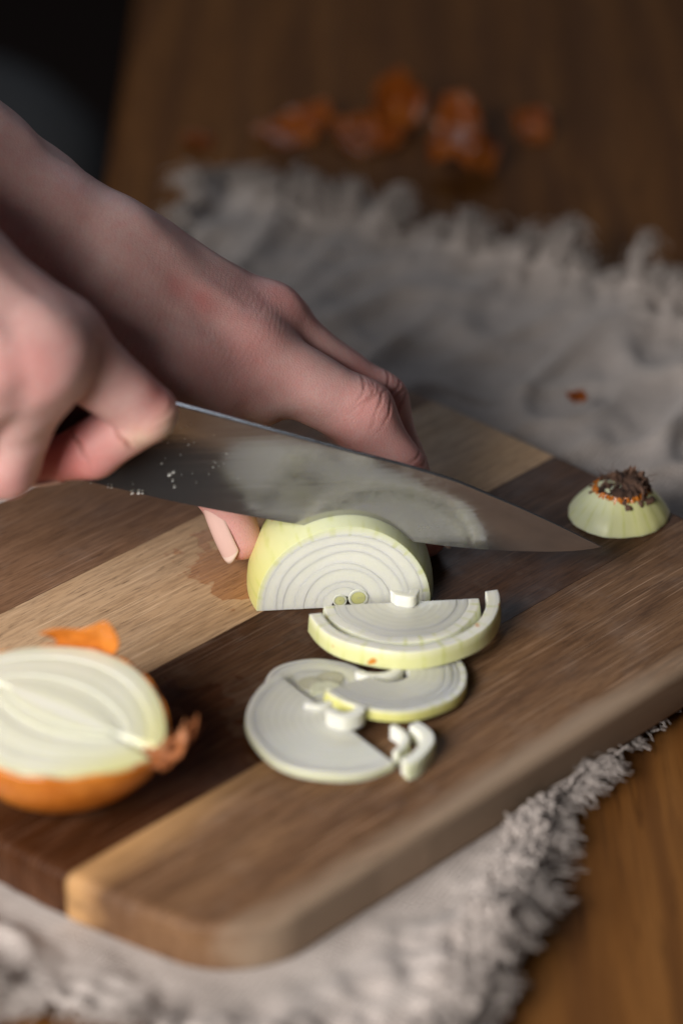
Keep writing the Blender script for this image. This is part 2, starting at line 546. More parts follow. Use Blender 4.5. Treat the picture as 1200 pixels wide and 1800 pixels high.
def tubes(paths, radii, sides=5):
    """paths: list of (k,3) arrays -> one mesh of tubes"""
    Vs, Fs, off = [], [], 0
    ang = np.linspace(0, 2 * math.pi, sides, endpoint=False)
    for p, r in zip(paths, radii):
        p = np.asarray(p); k = len(p)
        tn = np.gradient(p, axis=0); tn /= np.linalg.norm(tn, axis=1)[:, None] + 1e-12
        ref = np.where(np.abs(tn[:, 2:3]) > 0.8, np.array([[1.0, 0, 0]]), np.array([[0, 0, 1.0]]))
        a = np.cross(tn, ref); a /= np.linalg.norm(a, axis=1)[:, None] + 1e-12
        b = np.cross(tn, a)
        rr = (r * np.linspace(1, 0.55, k)) if np.isscalar(r) else np.asarray(r)
        ring = p[None] + (np.cos(ang)[:, None, None] * a[None] + np.sin(ang)[:, None, None] * b[None]) * rr[None, :, None]
        Vs.append(ring.reshape(-1, 3)); Fs.append(grid_faces(sides, k, True) + off); off += sides * k
    return np.concatenate(Vs), np.concatenate(Fs)


def fringe_along(idx_pts, normals, count, lmin, lmax, rad, lift, curl, clump):
    paths, radii = [], []
    n = len(idx_pts)
    cl_dir = [RNG.normal(0, 0.45) for _ in range(400)]
    cl_off = [RNG.uniform(-0.4, 0.4) for _ in range(400)]
    cl_len = [RNG.uniform(0.45, 1.25) for _ in range(400)]
    cl_lift = [abs(RNG.normal(0.2, 0.3)) for _ in range(400)]
    for _ in range(count):
        c = int(RNG.integers(0, clump))
        f = float(np.clip((c + 0.5 + cl_off[c] + RNG.normal(0, 0.26)) / clump * n, 0, n - 1.01)); i = int(f); w = f - i
        p = idx_pts[i] * (1 - w) + idx_pts[i + 1] * w
        nn = normals[i]
        a = cl_dir[c] + RNG.normal(0, 0.26)
        d = np.array([nn[0] * math.cos(a) - nn[1] * math.sin(a), nn[0] * math.sin(a) + nn[1] * math.cos(a), 0.0])
        L = RNG.uniform(lmin, lmax) * cl_len[c]
        st = p - np.r_[nn, 0] * RNG.uniform(0.0, 0.003)
        k = 8
        s = np.linspace(0, 1, k)
        side = np.array([-d[1], d[0], 0])
        ph, am = RNG.uniform(0, 6.28), curl * RNG.uniform(0.3, 1.3)
        up = lift * cl_lift[c] * RNG.uniform(0.2, 1.5)
        pts = st[None] + d[None] * (s * L)[:, None] + side[None] * (np.sin(s * RNG.uniform(3, 8) + ph) - math.sin(ph))[:, None] * am
        pts[:, 2] += up * np.sin(s * 2.4) + np.sin(s * 9 + ph) * am * 0.5
        pts[:, 2] = np.maximum(pts[:, 2], 0.0006 - np.clip(-0.104 - pts[:, 0], 0, 1))
        paths.append(pts); radii.append(rad * RNG.uniform(0.6, 1.35))
    return paths, radii


def edge_normals(pts, sign):
    t = np.gradient(pts[:, :2], axis=0); t /= np.linalg.norm(t, axis=1)[:, None] + 1e-12
    return np.stack([t[:, 1], -t[:, 0]], -1) * sign


FP, FR = [], []
for pts, sg, cnt, l0, l1, rad, lift, curl, cp in (
        (CV[:, 0], -1, 3600, 0.006, 0.017, 0.00030, 0.018, 0.0014, 62),
        (CV[-1, 275:], -1, 2600, 0.003, 0.016, 0.00021, 0.006, 0.0022, 40),
        (CV[-1, 215:280], -1, 160, 0.002, 0.010, 0.00028, 0.004, 0.0020, 14),
        (CV[:, -1], 1, 900, 0.006, 0.018, 0.00030, 0.005, 0.0018, 40),
        (CV[0, :120], 1, 500, 0.004, 0.014, 0.00030, 0.008, 0.0016, 20)):
    a, b = fringe_along(pts, edge_normals(pts, sg), cnt, l0, l1, rad, lift, curl, cp)
    FP += a; FR += b
# knotted selvedge yarn: tight loops running along the near right edge
pts = CV[-1, 284:]
nrm = edge_normals(pts, -1)
for strand in range(44):
    k = len(pts) * 3
    f = np.linspace(0, len(pts) - 1.01, k); i = f.astype(int); w = (f - i)[:, None]
    base = pts[i] * (1 - w) + pts[np.minimum(i + 1, len(pts) - 1)] * w
    ph = RNG.uniform(0, 6.28); fr = RNG.uniform(0.30, 1.3)
    offn = RNG.uniform(-0.006, 0.0035) + 0.0020 * np.sin(f * fr + ph) + 0.0010 * np.sin(f * fr * 2.7 + ph * 2)
    hz = RNG.uniform(0.0005, 0.0050) + 0.0016 * np.sin(f * fr * 1.3 + ph * 3)
    q = base.copy()
    q[:, :2] += nrm[i] * offn[:, None]
    q[:, 2] += hz
    q[:, 2] = np.maximum(q[:, 2], 0.0008)
    ub = (q[:, 0] + q[:, 1]) * S2; vb = (q[:, 0] - q[:, 1]) * S2
    q = q[~((vb < V_EDGE1 + 0.002) & (ub > -0.13))]
    if len(q) > 8:
        FP.append(q); FR.append(np.full(len(q), RNG.uniform(0.00022, 0.00050)))
V, Fq = tubes(FP, FR, 5)
fr = np_mesh('fringe', V, Fq, M_FRINGE, cloth_root)
tag(fr, kind='stuff')

# ------------------------------------------------------------ cutting board
board = empty('cutting_board', (0, 0, ZB - BOARD_T), (0, 0, math.radians(45)))


def sapwood(t, col):
    """paler sapwood along the edge that meets the dark strip, towards the near end"""
    tc = t.n('ShaderNodeTexCoord')
    sp = t.n('ShaderNodeSeparateXYZ')
    t.l(tc.outputs['Object'], sp.inputs[0])
    nz = t.math('MULTIPLY', t.math('SUBTRACT', t.noise(t.coords((14, 60, 60)), 1.0, 4, 0.6), 0.5), 0.016)
    d = t.math('ADD', t.math('SUBTRACT', -0.0404, sp.outputs['Y']), nz)       # metres in from the glue line
    d = t.math('ADD', d, t.math('MULTIPLY', t.math('ADD', sp.outputs['X'], 0.14), 0.10))
    m = t.ramp(t.math('MULTIPLY', d, 40.0), [(0.10, 1.0), (0.55, 0.0)])
    col = t.mix(t.math('MULTIPLY', m, 0.85), col, t.mix(0.35, (0.66, 0.38, 0.16), col))
    vein = t.noise(t.coords((11, 55, 55), loc=(2.2, 0.3, 0.8)), 1.0, 5, 0.6, 1.0)
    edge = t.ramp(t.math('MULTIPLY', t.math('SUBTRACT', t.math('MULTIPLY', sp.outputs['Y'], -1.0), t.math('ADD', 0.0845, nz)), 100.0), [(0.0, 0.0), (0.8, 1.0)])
    col = t.mix(t.math('MULTIPLY', edge, 0.75), col, (0.36, 0.27, 0.195))     # worn, greyed outer edge; colour also lightened in place of light on the side
    return t.mix(t.math('MULTIPLY', t.ramp(vein, [(0.54, 0.0), (0.72, 1.0)]), 0.5), col, (0.060, 0.030, 0.016))


STRIPS = [
    (V_EDGE0, -0.0702, wood_strip('walnut_strip', (0.135, 0.066, 0.034), (0.215, 0.112, 0.060), (0.29, 0.160, 0.090), 1.0, None, 0.5)),
    (-0.0702, -0.0152, wood_strip('maple_strip', (0.44, 0.265, 0.145), (0.55, 0.36, 0.21), (0.62, 0.43, 0.27), 2.3, (0.004, 0.036, 0.030), 0.75)),
    (-0.0152, 0.0404, wood_strip('dark_walnut_strip', (0.034, 0.014, 0.007), (0.075, 0.034, 0.016), (0.130, 0.064, 0.032), 3.1, (-0.120, -0.014, 0.062), 0.4, 0.48)),
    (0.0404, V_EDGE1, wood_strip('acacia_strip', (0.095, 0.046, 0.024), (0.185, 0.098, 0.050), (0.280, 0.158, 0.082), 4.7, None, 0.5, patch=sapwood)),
]


def strip_mesh(v0, v1, mat):
    """one glued strip: rounded outer edges, square where it meets its neighbour"""
    h = BOARD_T
    rr = 0.0032
    vs_list = list(np.linspace(v0, v1, 34))
    if v0 == V_EDGE0:
        vs_list = sorted(set(list(V_EDGE0 + RC * (1 - np.cos(np.linspace(0, math.pi / 2, 14)))) + [v for v in vs_list if v > V_EDGE0 + RC]))
    if v1 == V_EDGE1:
        vs_list = sorted(set([v for v in vs_list if v < V_EDGE1 - RC] + list(V_EDGE1 - RC * (1 - np.cos(np.linspace(0, math.pi / 2, 14))))))
    # outline, counter-clockwise
    lo = [(board_span(v)[0], v) for v in vs_list]
    hi = [(board_span(v)[1], v) for v in vs_list]
    out = lo + hi[::-1]
    # resample long straight sides for the far/near edges is not needed
    n = len(out)
    pts = np.array(out)
    tn = np.roll(pts, -1, 0) - np.roll(pts, 1, 0)
    tn /= np.linalg.norm(tn, axis=1)[:, None] + 1e-12
    nr = np.stack([tn[:, 1], -tn[:, 0]], -1)
    # inner glue lines are not rounded: only move inward along u there
    for k, (u, v) in enumerate(out):
        if (abs(v - v0) < 1e-9 and v0 != V_EDGE0) or (abs(v - v1) < 1e-9 and v1 != V_EDGE1):
            nr[k] = (-1.0 if k < len(lo) else 1.0, 0.0)
    area2 = np.sum(pts[:, 0] * np.roll(pts[:, 1], -1) - np.roll(pts[:, 0], -1) * pts[:, 1])
    c = pts.mean(0)
    if np.sum((pts - c) * nr) < 0: nr = -nr
    for k, (u, v) in enumerate(out):
        if (abs(v - v0) < 1e-9 and v0 != V_EDGE0) or (abs(v - v1) < 1e-9 and v1 != V_EDGE1):
            nr[k] = (-1.0 if k < len(lo) else 1.0, 0.0)
    rings = []
    for a in np.linspace(0, math.pi / 2, 5):      # bottom rounding
        rings.append((rr * 0.5 * (1 - math.sin(a)), rr * 0.5 * (1 - math.cos(a))))
    for a in np.linspace(0, math.pi / 2, 7):      # top rounding
        rings.append((rr * (1 - math.cos(a)), h - rr + rr * math.sin(a)))
    V = []
    gap = 0.00009
    for ins, z in rings:
        q = pts - nr * ins
        for k in range(n):
            u, v = q[k]
            if v0 != V_EDGE0: v = max(v, v0 + gap)
            if v1 != V_EDGE1: v = min(v, v1 - gap)
            V.append((u, -v, z))
    F = []
    R = len(rings)
    for r in range(R - 1):
        for k in range(n):
            k2 = (k + 1) % n
            F.append((r * n + k, r * n + k2, (r + 1) * n + k2, (r + 1) * n + k))
    F.append(tuple(range(n))[::-1])
    F.append(tuple((R - 1) * n + k for k in range(n)))
    if area2 > 0: F = [f[::-1] for f in F]
    o = mesh_obj('strip', V, F, mat, board, True)
    return o


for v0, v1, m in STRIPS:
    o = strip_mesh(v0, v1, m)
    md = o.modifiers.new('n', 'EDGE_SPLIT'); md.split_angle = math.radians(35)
tag(board, 'long wooden cutting board glued from dark and pale strips, lying on the linen', 'cutting board')

# ------------------------------------------------------------ onion geometry
def half_shell(prof_out, prof_in, ys, a0=0.0, a1=math.pi, n=40, wob=None, wob_in=None):
    """closed half shell about the local y axis, flat side down (z=0).
    prof_*: radius at each y. Ends are capped by the ring between the two radii."""
    ys = np.asarray(ys); ro = np.asarray(prof_out); ri = np.asarray(prof_in)
    A = np.linspace(a0, a1, n)
    w = np.zeros((n, len(ys))) if wob is None else wob(A[:, None], ys[None])
    Vo = np.stack([np.cos(A)[:, None] * ro * (1 + w), np.tile(ys, (n, 1)), np.sin(A)[:, None] * ro * (1 + w)], -1)
    w2 = w if wob_in is None else wob_in(A[:, None], ys[None])
    Vi = np.stack([np.cos(A)[:, None] * ri * (1 + w2), np.tile(ys, (n, 1)), np.sin(A)[:, None] * ri * (1 + w2)], -1)
    m = len(ys); nv = n * m
    V = np.concatenate([Vo.reshape(-1, 3), Vi.reshape(-1, 3)])
    g = grid_faces(n, m)
    F = [g, g[:, ::-1] + nv]
    i = np.arange(n - 1)
    for j, flip in ((0, False), (m - 1, True)):
        q = np.stack([i * m + j, nv + i * m + j, nv + (i + 1) * m + j, (i + 1) * m + j], -1)
        F.append(q[:, ::-1] if flip else q)
    j = np.arange(m - 1)
    for k, flip in ((0, True), (n - 1, False)):
        q = np.stack([k * m + j, nv + k * m + j, nv + k * m + j + 1, k * m + j + 1], -1)
        F.append(q[:, ::-1] if flip else q)
    return V, np.concatenate(F), n, m


def shell_object(name, V, F, mat, parent, cols, vein=None, split=40):
    o = np_mesh(name, V, F, mat, parent)
    color_attr(o, 'tint', cols)
    if vein is not None: float_attr(o, 'vein', vein)
    md = o.modifiers.new('n', 'EDGE_SPLIT'); md.split_angle = math.radians(split)
    return o


WHITE = np.array([0.82, 0.82, 0.74])
SLICE_W = np.array([0.83, 0.825, 0.74])
GREENW = np.array([0.70, 0.74, 0.50])
YELG = np.array([0.70, 0.66, 0.17])


def layer_cols(V, n, m, k, outer_tint, face_tint):
    """outer skin of a layer is greener than its body; inner membrane slightly green"""
    nv = n * m
    c = np.tile(face_tint, (2 * nv, 1))
    c[:nv] = outer_tint
    c[nv:] = face_tint * 0.97 + GREENW * 0.03
    return c


# ---- the half onion being sliced: axis away from the camera, flat side on the board
face_root = empty('onion_half', (0.0005, 0.0, ZB + 0.0002), (0, 0, math.radians(5)))
tag(face_root, 'peeled half onion standing flat side down under the knife blade, cut rings showing', 'onion')
yy = np.concatenate([[0.0], np.linspace(0.0006, 0.045, 22)])


def prof(scale, y):
    """radius of a nested layer at distance y behind the cut face"""
    t = (y - 0.0135) / 0.034
    r = 0.0295 * np.sqrt(np.clip(1 - np.abs(t) ** 2.1, 0.0, 1))
    return r * scale + 0.0


R0 = prof(1.0, np.array([0.0]))[0]
rad_face = np.array([0.0262, 0.0240, 0.0206, 0.0182, 0.0144, 0.0123, 0.0085, 0.0064])


def ring_wob(k):
    p = k * 2.4
    return lambda A, y: 0.012 * np.sin(A * 2.0 + 0.4) + 0.006 * np.sin(A * 5 + 1.0) + (0 if k == 0 else 0.018 * np.sin(A * 1.7 + p) + 0.010 * np.sin(A * 4.3 + p * 2))
zs = 1.08            # slightly taller than half round
for k in range(len(rad_face)):
    s_out = rad_face[k] / R0
    s_in = (rad_face[k + 1]) / R0 if k + 1 < len(rad_face) else 0.0036 / R0
    y2 = yy + (0.0 if k == 0 else RNG.uniform(-0.00007, 0.00007))
    V, F, n, m = half_shell(prof(s_out, yy), prof(s_in, yy), y2, n=56, wob=ring_wob(k), wob_in=ring_wob(k + 1))
    V[:, 2] *= zs
    A = np.arctan2(V[:, 2], V[:, 0])
    if k == 0:
        side = np.clip((A - 1.7) / 1.1, 0, 1)[:, None]
        out = GREENW * (1 - side * 0.75) + YELG * side * 0.75
        c = layer_cols(V, n, m, k, WHITE, WHITE)
        c[:n * m] = out[:n * m]
        rim = np.zeros(2 * n * m, dtype=bool); rim[:n * m] = (np.arange(n * m) % m) == 0
        c[rim] = 0.5 * c[rim] + 0.5 * GREENW
        shell_object('layer', V, F, M_OUTER, face_root, c, A * 34 + 1.5 * np.sin(A * 9))
    else:
        c = layer_cols(V, n, m, k, 0.88 * WHITE + 0.12 * np.array([0.60, 0.66, 0.42]), WHITE)
        shell_object('layer', V, F, M_ONION, face_root, c)


def bud(parent, x, z, r, tintin):
    """little shoot in the heart: a pale sleeve round a yellow-green centre"""
    ys = np.array([-0.0003, -0.0001, 0.004, 0.012])
    a = np.linspace(0, 2 * math.pi, 28)
    obs = []
    for nm, r1, r0, c, dy in (('sleeve', r, r * 0.74, GREENW * 0.55 + WHITE * 0.45, 0.0), ('shoot', r * 0.72, 0.0002, tintin, 0.0001)):
        V, F, n, m = half_shell(np.array([r1 * 0.94, r1, r1, r1 * 0.9]), np.full(4, r0), ys + dy, 0, 2 * math.pi, 28)
        V[:, 0] += x; V[:, 2] += z
        V[:, 2] = np.maximum(V[:, 2], 0.00005)
        obs.append(shell_object(nm, V, F, M_ONION, parent, np.tile(c, (len(V), 1))))


bud(face_root, 0.0046, 0.0030, 0.0031, np.array([0.64, 0.64, 0.26]))
bud(face_root, -0.0010, 0.0024, 0.0022, np.array([0.64, 0.65, 0.30]))


# ---- cut slices lying on the board
def slab(name, parent, r_out, r_in, h, a0, a1, z0=0.0, flare=0.10, outer=None, face=None, n=None, squash=1.0, vein=False, wseed=0.7, relief=0.00002, dip=0.0, rough=0.0, mat=None, warp=0.0002):
    """arc-shaped slice of onion layer(s): flat below, rounded rims, outer wall slanting outward to the bottom"""
    n = n or max(8, int(abs(a1 - a0) * 18))
    A = np.linspace(a0, a1, n)
    b = 0.00007
    # cross-section ring, counter-clockwise in (r, z); the top carries the faint relief of the tissue
    nt = int(np.clip((r_out - r_in) / 0.0004, 2, 48))
    rt = np.linspace(r_out - b, r_in + b, nt)
    ph = rt / 0.0023 * 6.283 + wseed
    top = np.stack([rt, h + relief * (np.sin(ph) + 0.5 * np.sin(ph * 2.6 + 1.0)) - dip * np.clip(1 - (rt / r_out) ** 2, 0, 1)], -1)
    top[0, 1] = h
    sec = np.concatenate([np.array([(r_in, 0.0), (r_out + flare * h, 0.0), (r_out + flare * h * 0.55, h * 0.5), (r_out + b * 0.2, h - b)]), top, [(r_in + b * 0.1, top[-1, 1] - b)]])
    w = 0.012 * np.sin(A * 3 + wseed) + 0.008 * np.sin(A * 7 + wseed * 1.7) + rough * np.sin(A * 2.3 + wseed * 3.1) + rough * 0.6 * np.sin(A * 5.1 + wseed)
    V = np.stack([np.cos(A)[:, None] * sec[:, 0] * (1 + w)[:, None], np.sin(A)[:, None] * sec[:, 0] * (1 + w)[:, None] * squash, np.tile(sec[:, 1], (n, 1)) + z0], -1)
    m = len(sec)
    idx = np.arange(n * m).reshape(n, m)
    q = []
    for j in range(m):
        j2 = (j + 1) % m
        q.append(np.stack([idx[:-1, j], idx[1:, j], idx[1:, j2], idx[:-1, j2]], -1)[:, ::-1])
    F = [tuple(f) for f in np.concatenate(q)]
    if abs(abs(a1 - a0) - 2 * math.pi) > 1e-3:
        F.append(tuple(idx[0])[::1]); F.append(tuple(idx[-1])[::-1])
    V[..., 2] += warp * (1 + np.sin(V[..., 0] * 170 + wseed) * np.sin(V[..., 1] * 150 + wseed * 2)) * (np.arange(m) >= 2)[None]
    V = V.reshape(-1, 3)
    me = bpy.data.meshes.new(name)
    me.from_pydata([tuple(p) for p in V], [], [tuple(int(i) for i in f) for f in F]); me.update()
    bmm = bmesh.new(); bmm.from_mesh(me); bmesh.ops.recalc_face_normals(bmm, faces=bmm.faces); bmm.to_mesh(me); bmm.free()
    me.polygons.foreach_set('use_smooth', [True] * len(me.polygons))
    o = bpy.data.objects.new(name, me); COL.objects.link(o)
    if parent: o.parent = parent
    face = WHITE if face is None else face
    outer = GREENW if outer is None else outer
    c = np.tile(face, (n, m, 1)).reshape(n, m, 3)
    c[:, 1] = outer; c[:, 2] = outer; c[:, 3] = 0.6 * outer + 0.4 * face
    c[:, 4:4 + nt] *= (1 - 0.10 * np.clip(np.sin(ph), 0, 1) ** 3)[None, :, None]
    color_attr(o, 'tint', c.reshape(-1, 3))
    float_attr(o, 'vein', np.repeat(A * 30, m))
    me.materials.append(mat or (M_OUTER if vein else M_SLICE))
    md = o.modifiers.new('n', 'EDGE_SPLIT'); md.split_angle = math.radians(48)
    return o


def half_slice(name, loc, rot, radii, h, label, group, tilt=(0, 0), a0=0.0, a1=math.pi, squash=1.0, yel=None, cup=0.0, cup_dip=0.00008, rim_mat=True):
    r = empty(name, loc, (tilt[0], tilt[1], rot))
    for k in range(len(radii) - 1):
        out = GREENW if k else (YELG * 0.55 + GREENW * 0.45 if yel is None else yel)
        slab('layer', r, radii[k], radii[k + 1], h + RNG.uniform(-0.00004, 0.00004) - cup * k, a0 + RNG.uniform(0, 0.012), a1 - RNG.uniform(0, 0.012),
             outer=out if k == 0 else 0.55 * WHITE + 0.45 * GREENW, face=SLICE_W * RNG.uniform(0.97, 1.0), squash=squash, vein=(k == 0 and rim_mat), flare=0.16 if k == 0 else 0.0, wseed=loc[0] * 700, dip=cup_dip if k == len(radii) - 2 else 0.0)
    tag(r, label, 'onion slice', group)
    return r


GS = 'onion slices on the board'
PI = math.pi
# slice nearest the knife: inner half disc, with its outer ring slid forward
top_z = ZB + 0.0038
s1 = half_slice('onion_slice', (0.0178, -0.0092, ZB + 0.0032), math.radians(5), [0.0232, 0.0200, 0.0166, 0.0006], 0.0044,
                'thick half-round onion slice with a white core stub, nearest the uncut half', GS, (-0.05, 0.0), PI, 2 * PI, 1.0, GREENW * 0.7 + WHITE * 0.3)
ring = empty('onion_slice', (0.0183, -0.0112, ZB + 0.0034), (-0.06, 0.0, math.radians(14)))
slab('layer', ring, 0.0290, 0.0252, 0.0054, PI * 1.0, PI * 2.0, outer=YELG * 0.42 + GREENW * 0.58, vein=True)
tag(ring, 'loose outer onion ring arc curving round the front of the nearest slice', 'onion slice', GS)
core1 = empty('onion_core_piece', (0.0190, -0.0089, ZB + 0.0076), (-0.04, 0.0, 0.12))
tag(core1, 'small white onion core stub standing on the slice nearest the knife', 'onion piece', 'onion core bits')
slab('core', core1, 0.0043, 0.0014, 0.0040, PI * 0.92, PI * 2.06, flare=-0.05, outer=WHITE, rough=0.10, squash=0.8, mat=M_ONION, warp=0.0)

# right-hand slice, chord running up to the right
s2 = half_slice('onion_slice', (0.0132, -0.0425, ZB + 0.0028), math.radians(37), [0.0228, 0.0208, 0.0188, 0.0166, 0.0062], 0.0028,
                'half-round onion slice with a yellow-green left rim and small open heart, right of the pile', GS, (0.0, 0.10), PI, 2 * PI, 1.0, YELG * 0.8 + GREENW * 0.2)
core2 = empty('onion_core_piece', (0.0105, -0.0385, ZB + 0.0003), (0.0, 0.0, math.radians(20)))
slab('core', core2, 0.0082, 0.0056, 0.0050, PI * 1.08, PI * 1.90, flare=0.0, outer=WHITE, squash=0.75, rough=0.04, mat=M_ONION, warp=0.0)
tag(core2, 'curved white onion core arc tucked under the front of the loose outer ring', 'onion piece', 'onion core bits')

# large slice at the lower left of the pile
s3 = half_slice('onion_slice', (-0.0016, -0.0640, ZB + 0.0018), math.radians(-50), [0.0256, 0.0232, 0.0012], 0.0023,
                'largest onion slice at the front left of the pile, partly on the dark strip', GS, (0.0, 0.06), PI, 2 * PI, 1.0, GREENW * 0.6 + YELG * 0.15 + WHITE * 0.25, rim_mat=False)
# small slice behind it with two pale shoots
s4 = half_slice('onion_slice', (-0.0072, -0.0462, ZB + 0.0004), math.radians(8), [0.0152, 0.0136, 0.0086], 0.0026,
                'small onion slice with two pale round shoots in its heart, back left of the pile', GS, (-0.04, 0.0), -0.35, PI + 0.25, 0.98, GREENW * 0.4 + WHITE * 0.6, rim_mat=False)
slab('heart_sheet', s4, 0.0085, 0.0004, 0.0024, 0, 2 * PI, face=WHITE * 0.92, flare=0)
for x, y, r, hh in ((-0.0018, 0.0006, 0.0036, 0.0029), (0.0042, 0.0026, 0.0040, 0.0027)):
    o = slab('shoot', s4, r, 0.0003, hh, 0, 2 * PI, face=np.array([0.62, 0.60, 0.45]), outer=SLICE_W * 0.8, flare=0)
    o.location = (x, y, 0)
for nm, loc, rot, ro, ri, h, a0, a1, fc, lb in (
        ('onion_core_piece', (0.0010, -0.0650, ZB + 0.0041), (0.0, 0.0, 0.2), 0.0054, 0.0024, 0.0046, PI * 0.98, PI * 1.96, WHITE, 'bright white onion core block lying on the largest slice'),
        ('onion_core_piece', (-0.0068, -0.0560, ZB + 0.0047), (0.0, 0.0, 0.5), 0.0056, 0.0038, 0.0018, PI * 1.1, PI * 1.75, WHITE, 'thin white onion sliver on the back rim of the largest slice'),
        ('onion_core_piece', (-0.0040, -0.0505, ZB + 0.0032), (0.0, 0.0, 0.3), 0.0050, 0.0010, 0.0012, PI * 0.1, PI * 1.0, np.array([0.66, 0.67, 0.50]), 'pale yellow onion core fragment between the small and large slices')):
    r = empty(nm, loc, rot)
    slab('core', r, ro, ri, h, a0, a1, face=fc, outer=fc, flare=0, rough=0.035, wseed=ro * 3000, mat=M_ONION, warp=0.0)
    tag(r, lb, 'onion piece', 'onion core bits')
r = empty('onion_strip', (0.0078, -0.0748, ZB + 0.0002))
slab('layer', r, 0.0105, 0.0086, 0.0046, -0.75, 0.8, flare=0.05, rough=0.03, mat=M_ONION, warp=0.0)
tag(r, 'thin inner onion ring strip beside the thick curved strip, front right of the pile', 'onion piece', 'onion strips')
r = empty('onion_strip', (0.0116, -0.0758, ZB + 0.0002))
slab('layer', r, 0.0136, 0.0102, 0.0052, -1.08, 0.72, flare=0.12, rough=0.03, mat=M_ONION, warp=0.0)
tag(r, 'thick curved onion ring strip, frontmost right of the pile', 'onion piece', 'onion strips')

# ---- unpeeled half onion in the left foreground, cut face up
h2 = empty('onion_half', (-0.0765, -0.0935, ZB + 0.0272), (math.radians(4), math.radians(3), math.radians(-32)))
tag(h2, 'unpeeled half onion in orange skin, cut face up, at the left', 'onion')


def onion_profile(x):
    """radius along the axis x (local), stem at +x, root at -x"""
    t = np.clip((x + 0.033) / 0.066, 0, 1)
    r = 0.0265 * np.sin(np.pi * np.clip(t, 0, 1) ** 0.96) ** 0.62
    return r


def pole_shell(name, mat, parent, s_out, s_in, drop, outer_c, face_c, z_top):
    """nested half layer, revolve below the cut plane"""
    xs = np.linspace(-0.0325, 0.0325, 48)
    xo = xs * (0.55 * s_out + 0.45); ro = onion_profile(xs) * s_out + 0.0004
    xi = xs * (0.55 * s_in + 0.45); ri = onion_profile(xs) * s_in + 0.0004 if s_in > 0 else onion_profile(xs) * 0 + 0.0001
    V, F, n, m = half_shell(ro, ri, xo, math.pi, 2 * math.pi, 36)
    V[n * m:, 1] = np.tile(xi, n)
    V = V[:, [1, 0, 2]]
    F = F[:, ::-1]
    V[:, 2] += z_top
    nv = n * m
    c = np.tile(face_c, (2 * nv, 1)); c[:nv] = 0.5 * outer_c + 0.5 * face_c
    endm = (np.clip((V[:, 0] - 0.010) / 0.016, 0, 1) * np.clip((s_out - 0.45) / 0.4, 0, 1))[:, None]
    c = c * (1 - 0.55 * endm) + YELG * 0.55 * endm
    o = np_mesh(name, V, F, mat, parent)
    color_attr(o, 'tint', c)
    ang = np.arctan2(V[:, 2], V[:, 1])
    float_attr(o, 'vein', ang * 30)
    md = o.modifiers.new('n', 'EDGE_SPLIT'); md.split_angle = math.radians(50)
    return o


lay = [1.0, 0.90, 0.79, 0.675, 0.555, 0.43, 0.30, 0.17]
for k in range(len(lay)):
    so = lay[k]; si = lay[k + 1] if k + 1 < len(lay) else 0.0
    fc = WHITE * (1.0 if k % 2 else 0.90)
    if k < 1: fc = 0.9 * fc + 0.1 * YELG
    pole_shell('layer', M_WET, h2, so * 0.985, si * 0.985, 0, YELG * 0.35 + GREENW * 0.65, fc, 0.0005 + 0.00016 * math.sin(k * 2.1) + (0.0004 if k == len(lay) - 1 else 0.0002 if k == len(lay) - 2 else 0.0))
# dry orange skin bowl
xs = np.linspace(-0.0330, 0.0345, 50)
V, F, n, m = half_shell(onion_profile(xs) + 0.0013, onion_profile(xs) + 0.0008, xs * 1.005, math.pi, 2 * math.pi, 48,
                        wob=lambda A, y: 0.008 * np.sin(A * 9 + y * 60) * 0.5)
V = V[:, [1, 0, 2]]; F = F[:, ::-1]
top = V[:, 2] > -0.0008
V[top, 2] += 0.0004 * np.sin(V[top, 0] * 600)
np_mesh('dry_skin', V, F, M_DRY, h2)
# stem neck with dry curled leaves
NP, NR = [], []
for k in range(34):
    a = RNG.uniform(math.pi, 2 * math.pi); r0 = RNG.uniform(0.0, 0.0042)
    s = np.linspace(0, 1, 12)
    L = RNG.uniform(0.006, 0.012)
    bend = RNG.uniform(0.4, 1.5)
    p = np.stack([0.0280 + L * np.sin(s * bend) / bend, 0.004 * RNG.normal() * s + r0 * math.cos(a) + L * 0.8 * s ** 2, r0 * math.sin(a) * 0.6 - 0.0010 + L * 0.55 * s ** 1.7 * RNG.uniform(0.2, 1.3)], -1)
    NP.append(p); NR.append(np.linspace(0.00045, 0.00015, 12) * RNG.uniform(0.6, 1.2))
V, F = tubes(NP, NR, 6)
np_mesh('stem', V, F, M_STEM, h2)


def curled_sheet(name, mat, parent, nu, nv, fn, thick=0.00025):
    u, v = np.meshgrid(np.linspace(0, 1, nu), np.linspace(0, 1, nv), indexing='ij')
    P = fn(u, v)
    o = np_mesh(name, P.reshape(-1, 3), grid_faces(nu, nv), mat, parent)
    md = o.modifiers.new('s', 'SOLIDIFY'); md.thickness = thick
    return o


def neck_wrap(u, v):
    # papery neck tapering out of the bulb, open above like the cut
    a = math.pi * (1.02 + 0.96 * u)
    r = 0.0062 * (1 - v) ** 1.3 + 0.0026 + 0.0006 * np.sin(u * 17 + v * 4)
    x = 0.0275 + 0.0105 * v
    y = r * np.cos(a) + 0.0030 * v ** 2
    z = r * np.sin(a) * 0.85 + 0.0006 + 0.0012 * v ** 2
    return np.stack([x, y, z], -1)


